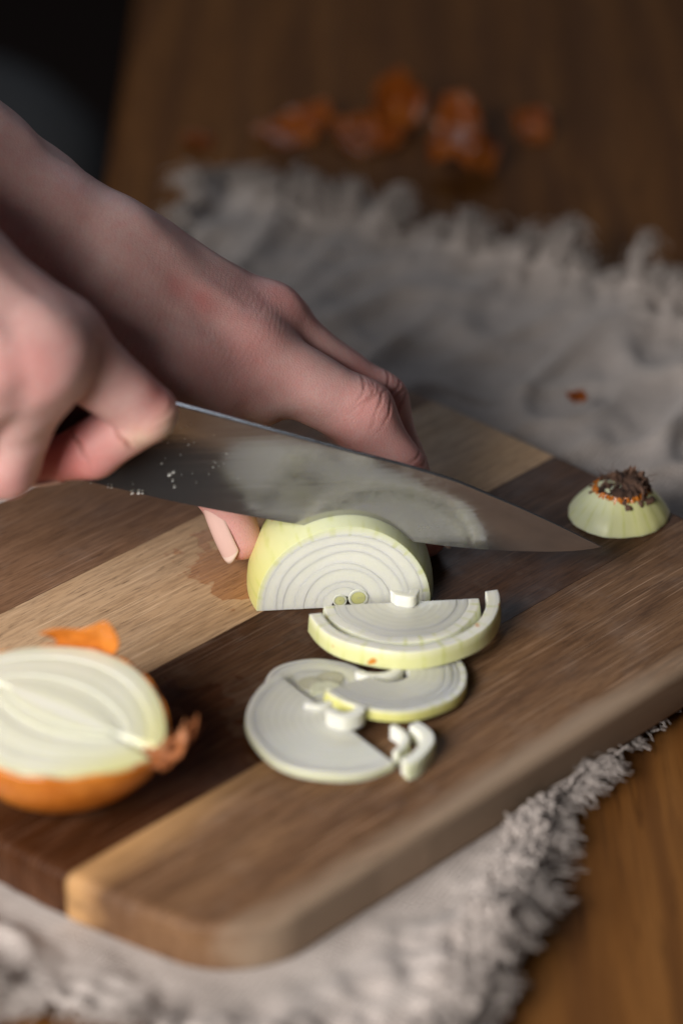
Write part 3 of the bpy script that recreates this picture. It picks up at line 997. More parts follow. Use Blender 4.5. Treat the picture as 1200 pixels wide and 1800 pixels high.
def make_leaf(seed, sx, lift, side, wid, ang):
    w = Waves(0.9, 8, 2, seed)
    def fn(u, v):
        n = w(np.stack([u * 1.6, v * 2.0], -1))
        tw = ang * v
        half = wid * (u - 0.5) * (1 - 0.75 * v ** 1.5)
        x = 0.0345 + sx * np.sin(v * 2.1) - 0.0022 * v ** 2 + half * np.sin(tw) * 0.5
        y = side * v ** 1.2 + half * np.cos(tw) + 0.0008 * n
        z = -0.0004 + lift * v ** 1.3 + half * 0.8 * np.sin(tw) + 0.0012 * n
        return np.stack([x, y, z], -1)
    return fn


curled_sheet('stem_neck', M_STEM, h2, 22, 14, neck_wrap)
curled_sheet('stem_leaf', M_STEM, h2, 10, 20, make_leaf(51, 0.0050, 0.0060, 0.0125, 0.0060, 2.2))
curled_sheet('stem_leaf', M_STEM, h2, 10, 20, make_leaf(52, 0.0042, 0.0020, 0.0075, 0.0070, 1.4))
curled_sheet('stem_leaf', M_STEM, h2, 10, 20, make_leaf(53, 0.0062, 0.0082, 0.0045, 0.0045, 2.8))


def back_flap(u, v):
    x = -0.020 + 0.017 * u + 0.002 * np.sin(v * 4)
    base = onion_profile(x * 1.0) + 0.0012
    y = base + 0.0018 * np.sin(v * 2.6) + 0.001 * u * v
    z = -0.003 + v * (0.0068 + 0.0050 * u ** 1.5) + 0.0008 * np.sin(u * 8)
    return np.stack([x, y, z], -1)


curled_sheet('loose_skin', M_DRY, h2, 16, 10, back_flap)

# ---- root end cut off, lying on the far end of the board
e = empty('onion_end', (0.0878, 0.0552, ZB + 0.0003), (0, 0, math.radians(-8)))
tag(e, 'cut-off onion end with a dark dry crown, alone at the far right of the board', 'onion')
xs = np.linspace(0, 1, 18)
pr = np.stack([0.0163 * (1 - 0.38 * xs - 0.15 * xs ** 2.2) * (1 - 0.03 * np.exp(-xs * 12)), 0.0098 * xs], -1)
n = 64
a = np.linspace(0, 2 * math.pi, n, endpoint=False)
rib = 1 + 0.006 * np.sin(a * 17) + 0.008 * np.sin(a * 7 + 1.1) + 0.02 * np.sin(a * 2 + 0.6)
sx = np.where(np.cos(a) > 0, 1.05, 0.97)
V = np.stack([np.outer(np.cos(a) * rib * sx, pr[:, 0]), np.outer(np.sin(a) * rib, pr[:, 0]), np.tile(pr[:, 1], (n, 1))], -1)
V[..., 0] += 0.0010 * (V[..., 2] / 0.0128)
V = V.reshape(-1, 3)
F = [tuple(f) for f in grid_faces(n, 18, True)]
F.append(tuple(i * 18 for i in range(n))[::-1]); F.append(tuple(i * 18 + 17 for i in range(n)))
o = mesh_obj('flesh', V, F, M_OUTER, e)
ang = np.arctan2(V[:, 1], V[:, 0])
g = np.clip(np.cos(ang + 0.5), 0, 1)[:, None]
color_attr(o, 'tint', GREENW * (1 - 0.5 * g) + YELG * 0.5 * g)
float_attr(o, 'vein', ang * 22)
md = o.modifiers.new('n', 'EDGE_SPLIT'); md.split_angle = math.radians(50)
# crust: ragged dry ring and root tuft
a2 = np.linspace(0, 2 * math.pi, 90, endpoint=False)
ra = Waves(2.0, 10, 1, 21)(a2[:, None])
V = []
for t, (rr, zz) in enumerate(((0.0080, 0.0092), (0.0073, 0.0108), (0.0054, 0.0111), (0.0032, 0.0107), (0.0006, 0.0105))):
    for i, aa in enumerate(a2):
        k = 1 + (0.10 * ra[i] if t == 0 else 0.05 * math.sin(aa * 7 + t) + RNG.uniform(-0.03, 0.03))
        V.append((rr * k * math.cos(aa) + 0.001, rr * k * math.sin(aa), zz + (0.0009 * ra[i] if t == 0 else 0.0009 * math.sin(aa * 5 + t * 2) + RNG.uniform(-0.0006, 0.0006)) + 0.0012 * math.cos(aa) * (t > 0)))
F = [(t * 90 + i, t * 90 + (i + 1) % 90, (t + 1) * 90 + (i + 1) % 90, (t + 1) * 90 + i) for t in range(4) for i in range(90)]
mesh_obj('crown', V, F, M_ROOT, e)
V = []
for t, (rr, zz) in enumerate(((0.0090, 0.0088), (0.0078, 0.0103))):
    for i, aa in enumerate(a2):
        V.append((rr * (1 + 0.05 * ra[(i * 3) % 90]) * math.cos(aa) + 0.0010, rr * (1 + 0.05 * ra[(i * 3) % 90]) * math.sin(aa), zz + 0.0007 * ra[(i * 2) % 90] * (t == 0)))
F = [(i, (i + 1) % 90, 90 + (i + 1) % 90, 90 + i) for i in range(90)]
o = mesh_obj('skin_collar', V, F, M_DRY, e)
TP, TR = [], []
for k in range(60):
    aa = RNG.uniform(0, 6.28); r0 = RNG.uniform(0.001, 0.0075)
    s = np.linspace(0, 1, 7); L = RNG.uniform(0.002, 0.0050)
    d = np.array([math.cos(aa) * 0.7 + 0.25 * RNG.normal() + 0.2, math.sin(aa) * 0.7 + 0.25 * RNG.normal(), RNG.uniform(-0.1, 0.9)])
    p = np.array([r0 * math.cos(aa) + 0.001, r0 * math.sin(aa), 0.0100])[None] + d[None] * (s * L)[:, None]
    p += 0.0007 * np.sin(s * 5 + k)[:, None] * np.array([[math.sin(aa), -math.cos(aa), 0.3]])
    TP.append(p); TR.append(0.00013)
V, F = tubes(TP, TR, 4)
for k, (aa, hh, ww) in enumerate(((-0.35, 0.0060, 0.0095), (0.45, 0.0072, 0.0090), (1.3, 0.0070, 0.0100), (2.2, 0.0052, 0.0090), (-1.2, 0.0042, 0.0080), (3.3, 0.0040, 0.0070))):
    wv_ = Waves(0.9, 8, 2, 60 + k)
    def paper(u, v, aa=aa, hh=hh, ww=ww, wv_=wv_):
        n_ = wv_(np.stack([u * 1.8, v * 1.8], -1))
        r_ = 0.0104 - 0.0050 * v + 0.0005 * n_
        t_ = (u - 0.5) * ww * (1 - 0.5 * v) / 0.0095 + aa
        return np.stack([r_ * np.cos(t_) + 0.001 + 0.0012 * v, r_ * np.sin(t_), 0.0070 + hh * v + 0.0004 * n_], -1)
    curled_sheet('dry_leaf', M_ROOT2, e, 10, 8, paper, 0.00018)
o = np_mesh('root_tuft', V, F, M_ROOT2, e); tag(o, kind='stuff')

# ------------------------------------------------------------ dry skin flakes
def flake(name, loc, rot, R, span_u, span_v, label, cat='onion skin', group='onion skins on the table', seed=1, parent=None):
    """ragged patch of an onion's dry shell, curled like the bulb it came from"""
    w = Waves(0.8, 10, 2, seed)
    def fn(u, v):
        rag = 1 + 0.12 * w(np.stack([u * 2, v * 2], -1))
        p, q = 2 * u - 1, 2 * v - 1
        a = 0.5 * p * np.sqrt(1 - q * q / 2) * span_u * rag
        b = 0.5 * q * np.sqrt(1 - p * p / 2) * span_v * rag
        taper = np.cos(b * 0.8)
        x = R * np.sin(a) * taper
        y = R * 1.15 * np.sin(b)
        z = R - R * np.cos(a) * np.cos(b)
        z = z + 0.0008 * w(np.stack([u * 3 + 2, v * 3], -1))
        return np.stack([x, y, z], -1)
    o = curled_sheet(name, M_FLAKE, parent, 26, 22, fn, 0.0002)
    o.location = loc
    o.rotation_euler = rot
    if label: tag(o, label, cat, group)
    return o


R_ = math.radians
pile = [
    ('onion_skin', (-0.061, 0.392, 0.0010), (0.1, 0.2, 0.8), 0.014, 1.0, 0.9, 'small reddish onion skin scrap, leftmost on the table', 31),
    ('onion_skin', (-0.0200, 0.402, 0.0015), (R_(8), R_(-10), 0.45), 0.030, 1.15, 0.75, 'dark orange onion skin lying cupped, second from the left', 32),
    ('onion_skin', (0.0105, 0.395, 0.0016), (R_(12), R_(6), -0.25), 0.028, 1.35, 0.80, 'broad orange onion skin cup in front of the upright amber skin', 33),
    ('onion_skin', (0.0230, 0.411, 0.0125), (R_(68), R_(18), 0.30), 0.032, 0.70, 0.78, 'pale amber onion skin standing upright behind the broad cup', 34),
    ('onion_skin', (0.0530, 0.364, 0.0170), (R_(186), R_(8), 0.2), 0.0175, 2.1, 1.7, 'glossy orange onion skin dome catching light, right of the middle', 35),
    ('onion_skin', (0.0490, 0.392, 0.0110), (R_(66), R_(-10), -0.2), 0.028, 0.66, 0.72, 'dull amber onion skin standing behind the glossy dome', 36),
    ('onion_skin', (0.0815, 0.400, 0.0050), (R_(36), R_(-20), 0.5), 0.022, 0.75, 0.70, 'small amber onion skin, rightmost on the table', 37),
]
for nm, loc, rot, R, su, sv, lb, sd in pile:
    flake(nm, loc, rot, R, su, sv, lb, seed=sd)
flake('onion_skin', (0.0812, 0.1420, 0.0145), (0.1, 0.15, 0.3), 0.010, 0.75, 0.5, 'tiny orange onion skin chip on the crumpled linen behind the board', group='onion skin chips', seed=40)

# ------------------------------------------------------------ knife
KA = math.radians(5)
knife = empty('knife', (0.0, 0.0050, 0.0), (0, 0, KA))
tag(knife, 'chef\'s knife with a wide steel blade slicing into the peeled onion half', 'knife')
SP = np.array([(-9.35, 10.58), (-4.63, 8.91), (0, 7.235), (2.45, 6.36), (3.5, 5.92), (4.43, 5.43), (5.3, 4.96), (6.17, 4.46), (6.9, 4.02), (7.41, 3.70), (7.75, 3.49), (7.93, 3.375)]) / 100
ED = np.array([(-9.35, 7.02), (-8.5, 6.78), (-4.56, 5.53), (-1.36, 4.68), (1.71, 3.98), (3.2, 3.66), (4.48, 3.46), (5.6, 3.345), (6.5, 3.285), (7.2, 3.285), (7.6, 3.32), (7.93, 3.37)]) / 100


def smooth_curve(P, xs):
    # monotone-ish cubic through the points
    x, y = P[:, 0], P[:, 1]
    m = np.gradient(y, x)
    out = []
    for q in xs:
        i = int(np.clip(np.searchsorted(x, q) - 1, 0, len(x) - 2))
        h = x[i + 1] - x[i]; t = (q - x[i]) / h
        out.append((2 * t**3 - 3 * t**2 + 1) * y[i] + (t**3 - 2 * t**2 + t) * h * m[i] + (-2 * t**3 + 3 * t**2) * y[i + 1] + (t**3 - t**2) * h * m[i + 1])
    return np.array(out)


xs = np.concatenate([np.linspace(-0.0935, 0.05, 70), np.linspace(0.052, 0.0793, 40)])
zs_, ze_ = smooth_curve(SP, xs), smooth_curve(ED, xs)
ze_ = np.minimum(ze_, zs_ - 0.00003)
fr_ = np.array([0.0, 0.012, 0.03, 0.30, 0.60, 0.86, 0.985, 1.0])      # spine to edge
half_t = np.array([0.72, 0.98, 1.0, 0.80, 0.52, 0.22, 0.05, 0.02])
tmax = np.interp(xs, [-0.0935, 0.04, 0.0793], [0.00105, 0.00080, 0.00022])
side = []
for sgn in (-1, 1):
    side.append(np.stack([np.repeat(xs[:, None], 8, 1), sgn * tmax[:, None] * half_t[None], zs_[:, None] * (1 - fr_) + ze_[:, None] * fr_], -1))
V = np.concatenate([s.reshape(-1, 3) for s in side])
nx = len(xs); nv = nx * 8
g = grid_faces(nx, 8)
F = [tuple(f) for f in g[:, ::-1]] + [tuple(f) for f in (g + nv)]
for i in range(nx - 1):
    F.append((i * 8, nv + i * 8, nv + (i + 1) * 8, (i + 1) * 8)[::-1])
    F.append((i * 8 + 7, nv + i * 8 + 7, nv + (i + 1) * 8 + 7, (i + 1) * 8 + 7))
F.append(tuple([j for j in range(8)] + [nv + j for j in range(7, -1, -1)]))
o = mesh_obj('blade', V, F, M_STEEL, knife)
bmm = bmesh.new(); bmm.from_mesh(o.data); bmesh.ops.recalc_face_normals(bmm, faces=bmm.faces); bmm.to_mesh(o.data); bmm.free()
md = o.modifiers.new('n', 'EDGE_SPLIT'); md.split_angle = math.radians(20)
# handle: follows the spine's slope back into the fist
HD = np.array([-0.942, 0, 0.336]); HU = np.array([0.336, 0, 0.942])
h0 = np.array([-0.0915, 0, 0.0945])
V = []
ns = 20
stations = [(0.0, 0.0080, 0.0056), (0.004, 0.0098, 0.0070), (0.02, 0.0106, 0.0078), (0.05, 0.0116, 0.0086), (0.08, 0.0110, 0.0082), (0.105, 0.0122, 0.0086), (0.116, 0.0118, 0.0080), (0.120, 0.0085, 0.0055)]
for s, hh, tt in stations:
    for i in range(ns):
        b = 2 * math.pi * i / ns
        c, d = math.cos(b), math.sin(b)
        V.append(h0 + HD * (s + 0.006) + HU * hh * np.sign(c) * abs(c) ** 0.75 + np.array([0, 1, 0]) * tt * np.sign(d) * abs(d) ** 0.75)
F = [(r * ns + i, r * ns + (i + 1) % ns, (r + 1) * ns + (i + 1) % ns, (r + 1) * ns + i) for r in range(len(stations) - 1) for i in range(ns)]
F += [tuple(range(ns))[::-1], tuple((len(stations) - 1) * ns + i for i in range(ns))]
handle = mesh_obj('handle', V, F, M_HANDLE, knife)
V = []
for s, hh, tt in ((-0.004, 0.0125, 0.0011), (0.001, 0.0110, 0.0040), (0.005, 0.0094, 0.0060), (0.0068, 0.0092, 0.0060)):
    for i in range(ns):
        b = 2 * math.pi * i / ns
        V.append(h0 + HD * s + HU * hh * math.cos(b) + np.array([0, 1, 0]) * tt * math.sin(b))
F = [(r * ns + i, r * ns + (i + 1) % ns, (r + 1) * ns + (i + 1) % ns, (r + 1) * ns + i) for r in range(3) for i in range(ns)]
F += [tuple(range(ns))[::-1]]
mesh_obj('bolster', V, F, M_STEEL, knife)
for s in (0.03, 0.06, 0.09):
    c = h0 + HD * s
    V, F = lathe([(0.0001, 0.0006), (0.0026, 0.0005), (0.0030, 0.0)], 16)
    V = V[:, [0, 2, 1]]; V[:, 1] = -V[:, 1] - 0.0080
    np_mesh('rivet', V + c, F, M_RIVET, handle)
# crumbs of onion stuck to the blade
Vs, Fs, off = [], [], 0
crumb = [(-0.0500, 0.0640, .5), (-0.0508, 0.0660, .8), (-0.0496, 0.0668, .6), (-0.0494, 0.0618, .5), (-0.0440, 0.0830, .5), (-0.0452, 0.0822, .4), (-0.0470, 0.0820, .35), (-0.0515, 0.0795, .4), (-0.0510, 0.0770, .35), (-0.0450, 0.0760, .35), (-0.0600, 0.0604, .9), (-0.0620, 0.0603, .7), (-0.0590, 0.0602, .5), (-0.0680, 0.0627, .5), (-0.0690, 0.0629, .4), (-0.0530, 0.0700, .35), (-0.0380, 0.0680, .3), (-0.0340, 0.0725, .3), (-0.0740, 0.0646, .4)]
crumb += [(RNG.uniform(-0.066, -0.03), RNG.uniform(0.061, 0.080), 0.18) for _ in range(20)]
for x, z, r in crumb:
    n1, n2 = 6, 5
    for i in range(n1):
        for j in range(n2):
            th, ph = 2 * math.pi * i / n1, math.pi * j / (n2 - 1)
            k = r * 0.00050 * RNG.uniform(0.45, 1.5)
            Vs.append((x + k * math.sin(ph) * (math.cos(th) * 1.5 + math.sin(th) * 0.8), -0.0008 - 0.5 * k * math.cos(ph), z + k * math.sin(ph) * math.sin(th)))
    Fs.append(grid_faces(n1, n2, True) + off); off += n1 * n2
o = np_mesh('onion_residue', np.array(Vs), np.concatenate(Fs), M_ONION, knife)
color_attr(o, 'tint', np.tile(WHITE, (len(Vs), 1)))
tag(o, kind='stuff')

# ------------------------------------------------------------ hands: signed-distance flesh over a posed skeleton
def cone(p, a, b, ra, rb):
    a = np.asarray(a, dtype=np.float32); ab = np.asarray(b, dtype=np.float32) - a
    t = np.clip(((p - a) @ ab) / (ab @ ab), 0, 1)
    d = p - a - t[..., None] * ab
    return np.sqrt(np.einsum('...i,...i->...', d, d)) - (ra + (rb - ra) * t)


def smin(a, b, k):
    h = np.clip(0.5 + 0.5 * (b - a) / k, 0, 1)
    return b + (a - b) * h - k * h * (1 - h)


def ellip(p, c, axes, R):
    q = (p - np.asarray(c, dtype=np.float32)) @ np.asarray(R, dtype=np.float32).T
    q = q / np.asarray(axes, dtype=np.float32)
    l = np.sqrt(np.einsum('...i,...i->...', q, q))
    return (l - 1) * min(axes)


def surface_nets(sdf, lo, hi, h):
    lo = np.asarray(lo, float); hi = np.asarray(hi, float)
    B = 8
    nb = np.ceil((hi - lo) / h / B).astype(int)
    dims = nb * B
    D = np.empty(tuple(dims), dtype=np.float32)
    half = B * h / 2
    cx = [lo[i] + (np.arange(nb[i]) + 0.5) * B * h for i in range(3)]
    cen = np.stack(np.meshgrid(*cx, indexing='ij'), -1).astype(np.float32)
    cd = sdf(cen)
    lim = half * 1.75 + 0.006
    loc = (np.arange(B) * h).astype(np.float32)
    LX = np.stack(np.meshgrid(loc, loc, loc, indexing='ij'), -1)
    for i in range(nb[0]):
        for j in range(nb[1]):
            for k in range(nb[2]):
                sl = (slice(i * B, i * B + B), slice(j * B, j * B + B), slice(k * B, k * B + B))
                if abs(cd[i, j, k]) > lim:
                    D[sl] = cd[i, j, k]
                else:
                    D[sl] = sdf(LX + (lo + np.array([i, j, k]) * B * h).astype(np.float32))
    neg = D < 0
    c = [neg[dx:dims[0] - 1 + dx, dy:dims[1] - 1 + dy, dz:dims[2] - 1 + dz] for dx in (0, 1) for dy in (0, 1) for dz in (0, 1)]
    s = sum(x.astype(np.int8) for x in c)
    act = (s > 0) & (s < 8)
    idx = np.argwhere(act)
    vid = -np.ones(act.shape, dtype=np.int64)
    vid[act] = np.arange(len(idx))
    pos = np.zeros((len(idx), 3)); cnt = np.zeros(len(idx))
    cor = [(a, b, c_) for a in (0, 1) for b in (0, 1) for c_ in (0, 1)]
    vals = [D[idx[:, 0] + a, idx[:, 1] + b, idx[:, 2] + c_] for a, b, c_ in cor]
    for i in range(8):
        for j in range(i + 1, 8):
            df = np.array(cor[j]) - np.array(cor[i])
            if np.abs(df).sum() != 1: continue
            m = (vals[i] < 0) != (vals[j] < 0)
            t = np.where(m, vals[i] / (vals[i] - vals[j] + 1e-12), 0)
            pos += np.where(m[:, None], np.array(cor[i]) + t[:, None] * df, 0); cnt += m
    P = lo + (idx + pos / cnt[:, None]) * h
    quads = []
    for ax in range(3):
        o1, o2 = (ax + 1) % 3, (ax + 2) % 3
        sl0 = [slice(1, -1)] * 3; sl0[ax] = slice(0, -1)
        sl1 = list(sl0); sl1[ax] = slice(1, None)
        a, b = neg[tuple(sl0)], neg[tuple(sl1)]
        e = np.argwhere(a != b)
        if len(e) == 0: continue
        fl = a[tuple(e.T)]
        e = e + np.array([1 if q != ax else 0 for q in range(3)])
        def at(d1, d2):
            q = e.copy(); q[:, o1] -= d1; q[:, o2] -= d2
            return vid[q[:, 0], q[:, 1], q[:, 2]]
        qd = np.stack([at(1, 1), at(0, 1), at(0, 0), at(1, 0)], -1)
        qd[~fl] = qd[~fl][:, ::-1]
        quads.append(qd)
    Q = np.concatenate(quads)
    Q = Q[(Q >= 0).all(1)]
    return P, Q


def grad(sdf, P, e=0.0004):
    g = np.zeros_like(P)
    d0 = sdf(P.astype(np.float32))
    for i in range(3):
        d = np.zeros(3); d[i] = e
        g[:, i] = sdf((P + d).astype(np.float32)) - d0
    return g / (np.linalg.norm(g, axis=1)[:, None] + 1e-12), d0


MM = 0.001


def subdivide(P, Q):
    """split each quad in four (midpoints)"""
    n = len(P)
    E = np.stack([Q, np.roll(Q, -1, 1)], -1).reshape(-1, 2)
    E.sort(axis=1)
    key = E[:, 0].astype(np.int64) * n + E[:, 1]
    uq, inv = np.unique(key, return_inverse=True)
    mid = 0.5 * (P[uq // n] + P[uq % n])
    inv = inv.reshape(-1, 4) + n
    cen = P[Q].mean(1)
    ci = np.arange(len(Q)) + n + len(mid)
    out = [np.stack([Q[:, k], inv[:, k], ci, inv[:, k - 1]], -1) for k in range(4)]
    return np.concatenate([P, mid, cen]), np.concatenate(out)


def digit(p, joints, radii, k=0.004, knuckle=None):
    d = None
    for i in range(len(joints) - 1):
        c = cone(p, joints[i], joints[i + 1], radii[i], radii[i + 1])
        d = c if d is None else smin(d, c, k)
    return d


def hand_mesh(spec, res):
    J = {k: np.array(v, float) * MM for k, v in spec['joints'].items()}

    def sdf(p):
        pal = None
        for a, b, ra, rb, k in spec['palm']:
            c = cone(p, J[a], J[b], ra * MM, rb * MM)
            pal = c if pal is None else smin(pal, c, k * MM)
        tot = pal
        fing = None
        for names, radii, k in spec['digits']:
            f = digit(p, [J[n] for n in names], [r * MM for r in radii], spec.get('kj', 4.0) * MM)
            f = smin(pal, f, k * MM)
            fing = f if fing is None else smin(fing, f, spec.get('kf', 0.8) * MM)
        for a, b, ra, rb, k in spec.get('extra', []):
            c = cone(p, J[a], J[b], ra * MM, rb * MM)
            fing = smin(fing, c, k * MM)
        return fing

    P, Q = surface_nets(sdf, np.array(spec['lo']) * MM, np.array(spec['hi']) * MM, res)
    for _ in range(2):
        N, d0 = grad(sdf, P)
        P = P - N * d0[:, None] * 0.9
    P, Q = subdivide(P, Q)
    N, d0 = grad(sdf, P, 0.0009)
    P = P - N * d0[:, None]
    flush = np.zeros(len(P)); crease = np.zeros(len(P)); pale = np.zeros(len(P)); disp = np.zeros(len(P))
    wob = Waves(160, 14, 3, 77)(P)
    for j, r, amt in spec['flush']:
        q = (np.asarray(J[j]) if isinstance(j, str) else np.asarray(j) * MM)
        flush += amt * np.exp(-np.sum((P - q) ** 2, 1) / (r * MM) ** 2)
    for j, r, amt in spec.get('pale', []):
        q = (np.asarray(J[j]) if isinstance(j, str) else np.asarray(j) * MM)
        pale += amt * np.exp(-np.sum((P - q) ** 2, 1) / (r * MM) ** 2)
    # skin folds: (joint, previous, next, facing vector, offsets in mm, depth mm, half width mm, reach mm)
    for j, a, b, face, offs, dep, wid, reach in spec['folds']:
        q = np.asarray(J[j]) if isinstance(j, str) else np.asarray(j) * MM
        ax = (np.asarray(J[b]) if isinstance(b, str) else np.asarray(b) * MM) - (np.asarray(J[a]) if isinstance(a, str) else np.asarray(a) * MM)
        ax /= np.linalg.norm(ax)
        f = np.asarray(face, float); f = f - (f @ ax) * ax; f /= np.linalg.norm(f)
        rel = P - q
        s = rel @ ax
        mask = np.clip((N @ f - 0.05) * 1.8, 0, 1) * (np.linalg.norm(rel, axis=1) < reach * MM)
        lat = rel @ np.cross(ax, f)
        for io, o_ in enumerate(offs):
            arc = 0.9 * MM * np.sin(lat / MM * 0.30 + io * 1.7) + wob * 0.28 * MM + (lat / MM) ** 2 * 0.016 * MM * np.sign(o_ if abs(o_) > 0.1 else 1)
            x = (s - o_ * MM - arc) / (wid * MM)
            fade = np.exp(-(lat / ((6.0 + 1.5 * math.sin(io * 2.3)) * MM)) ** 2)
            gq = np.exp(-x * x) * mask * fade
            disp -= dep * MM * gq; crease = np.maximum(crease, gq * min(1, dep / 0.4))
            disp += dep * 0.35 * MM * np.exp(-((np.abs(x) - 2.1) / 1.1) ** 2) * mask * fade
    # soft undulation, veins and fine wrinkling
    for a, b, wd, ht in spec.get('ridges', []):
        A_ = np.asarray(a) * MM; B_ = np.asarray(b) * MM
        ab = B_ - A_
        t = np.clip(((P - A_) @ ab) / (ab @ ab), 0, 1)
        d2 = np.sum((P - A_ - t[:, None] * ab) ** 2, 1)
        disp += ht * MM * np.exp(-d2 / (wd * MM) ** 2) * np.sin(np.pi * np.clip(t, 0.0, 1)) ** 0.5
    disp += Waves(60, 20, 3, 5)(P) * 0.16 * MM
    for c, r, axw, wl, am in spec.get('crinkle', []):
        q = np.asarray(c) * MM
        m = np.exp(-np.sum((P - q) ** 2, 1) / (r * MM) ** 2)
        ph = (P @ (np.asarray(axw) / np.linalg.norm(axw))) / (wl * MM) * 6.283 + Waves(110, 12, 3, 8)(P) * 1.5 + Waves(35, 8, 3, 15)(P) * 1.6
        disp += np.sin(ph) * am * MM * m
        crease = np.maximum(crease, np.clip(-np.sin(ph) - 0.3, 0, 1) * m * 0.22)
    P = P + N * disp[:, None]
    return P, Q, np.clip(flush, 0, 1), np.clip(crease, 0, 1), np.clip(pale, 0, 1), J


def build_hand(spec, label, res=0.0013):
    P, Q, fl_, cr_, pl_, J = hand_mesh(spec, res)
    base = P.min(0)
    o = np_mesh('hand', P, Q, M_SKIN)
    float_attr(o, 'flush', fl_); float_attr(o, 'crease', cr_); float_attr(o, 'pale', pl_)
    tag(o, label, 'hand')
    return o, J


def nail(parent, root, tip, dorsal, width, length, curve, lift, over=0.0):
    """curved plate on a fingertip: root and tip lie on the finger's surface"""
    root = np.asarray(root, float) * MM; tip = np.asarray(tip, float) * MM
    ax = tip - root; ax /= np.linalg.norm(ax)
    n = np.asarray(dorsal, float); n = n - (n @ ax) * ax; n /= np.linalg.norm(n)
    sd = np.cross(ax, n)
    nu, nvv = 15, 18
    u, v = np.meshgrid(np.linspace(-1, 1, nu), np.linspace(0, 1, nvv), indexing='ij')
    w = width * MM / 2 * (0.84 + 0.16 * np.sin(np.clip(v * 2.4, 0, 1.57)) - 0.55 * np.clip(v - 0.80, 0, 1) ** 2 * 9 * 0.5)
    # rounded root and tip
    vv = v + np.where(v < 0.25, (u ** 2) * 0.16 * (1 - v / 0.25), 0) - np.where(v > 0.78, (u ** 2) * 0.17 * ((v - 0.78) / 0.22), 0)
    P = root + ax * (vv * (length + over) * MM)[..., None] + sd * (u * w)[..., None]
    P = P + n * ((1 - u ** 2) * curve * MM + lift * MM + 0.5 * MM * np.sin(vv * 2.6))[..., None]
    o = np_mesh('fingernail', P.reshape(-1, 3), grid_faces(nu, nvv), M_NAIL, parent)
    o.data.materials.append(M_NAILTIP)
    f_v = np.tile(np.linspace(0, 1, nvv)[:-1], nu - 1)
    o.data.polygons.foreach_set('material_index', (f_v > 0.84).astype(np.int32))
    md = o.modifiers.new('s', 'SOLIDIFY'); md.thickness = 0.0003; md.offset = 0
    return o


LEFT = dict(
    lo=(-175, 0, 12), hi=(50, 118, 185), kj=4.5, kf=1.2,
    joints=dict(
        elbow=(-215, 85, 186), fore=(-118, 72, 127.5), wrist=(-86, 61, 112), ulna=(-90, 78, 124.0), ulna2=(-93, 78, 126), carp=(-70, 57, 105),
        cmc=(-72, 46, 97), tmcp=(-50, 33, 82), tip_ip=(-38.5, 24, 53), ttip=(-30.8, 19.5, 32),
        imcp=(-31, 46, 84), ipip=(5.6, 44.5, 61.8), idip=(16.4, 40, 45), itip=(26.0, 31, 26),
        mmcp=(-24, 64, 82.5), mpip=(10.6, 62, 55.5), mdip=(18.4, 54, 37.5), mtip=(25.5, 43, 25),
        rmcp=(-21, 80, 73), rpip=(9, 79, 43), rdip=(16, 68, 31), rtip=(18, 57, 28),
        pmcp=(-26, 93, 61), ppip=(0, 92, 35), pdip=(8, 82, 29), ptip=(11, 72, 28),
        web=(-26, 43, 70), palmc=(-30, 66, 68)),
    palm=[('elbow', 'fore', 32, 25.5, 1), ('fore', 'wrist', 25.5, 19, 10), ('wrist', 'carp', 19, 17, 12),
          ('carp', 'imcp', 15.5, 11.5, 12), ('carp', 'mmcp', 15, 11.5, 10), ('carp', 'rmcp', 15, 10.5, 10), ('carp', 'pmcp', 15, 9.5, 10),
          ('imcp', 'mmcp', 10.5, 10.5, 7), ('mmcp', 'rmcp', 10, 9.5, 7), ('cmc', 'tmcp', 15.5, 13, 12), ('tmcp', 'web', 11, 8.5, 9), ('carp', 'palmc', 14, 14, 10), ('web', 'palmc', 8, 12, 8)],
    digits=[(('imcp', 'ipip', 'idip', 'itip'), (11.6, 10.4, 8.6, 6.8), 6),
            (('mmcp', 'mpip', 'mdip', 'mtip'), (11.2, 9.8, 8.2, 6.6), 5),
            (('rmcp', 'rpip', 'rdip', 'rtip'), (10.2, 9.0, 7.6, 6.2), 6),
            (('pmcp', 'ppip', 'pdip', 'ptip'), (9.2, 7.8, 6.6, 5.6), 6),
            (('tmcp', 'tip_ip', 'ttip'), (12.0, 9.4, 6.5), 10)],
    extra=[('ulna', 'ulna2', 9, 9, 7)],
    flush=[('imcp', 15, 0.55), ('mmcp', 15, 0.65), ('ipip', 13, 0.75), ('mpip', 13, 0.6), ('idip', 11, 0.5), ('itip', 14, 0.8), ('mtip', 14, 0.8), ('ttip', 14, 0.55), ('tip_ip', 13, 0.55), ('tmcp', 16, 0.30), ((-48, 40, 108), 4, 0.5), ((-42, 41, 103), 4, 0.5)],
    folds=[('ipip', 'imcp', 'idip', (0.55, -0.55, 0.9), (-6.0, -3.4, -1.2, 1.2, 3.8), 0.26, 0.42, 16),
           ('mpip', 'mmcp', 'mdip', (0.55, -0.3, 0.9), (-4.2, -1.4, 1.4, 4.0), 0.32, 0.45, 15),
           ('idip', 'ipip', 'itip', (0.8, -0.3, 0.5), (-1.5, 1.0), 0.25, 0.5, 12)],
    ridges=[((-76, 50, 122), (-30, 46, 98), 3.2, 0.8), ((-72, 64, 124), (-26, 64, 95), 3.0, 0.8), ((-84, 55, 131), (-58, 47, 116), 2.6, 0.7), ((-66, 40, 108), (-44, 36, 100), 2.4, 0.5)],
    crinkle=[((-36, 36, 88), 20, (0.75, 0.0, -0.65), 1.6, 0.045), ((-62, 34, 94), 24, (0.85, 0.1, -0.35), 1.6, 0.05), ((-24, 52, 93), 13, (0.8, 0, -0.5), 1.6, 0.03), ((-85, 50, 115), 26, (0.85, 0.1, -0.45), 1.5, 0.045)],
)
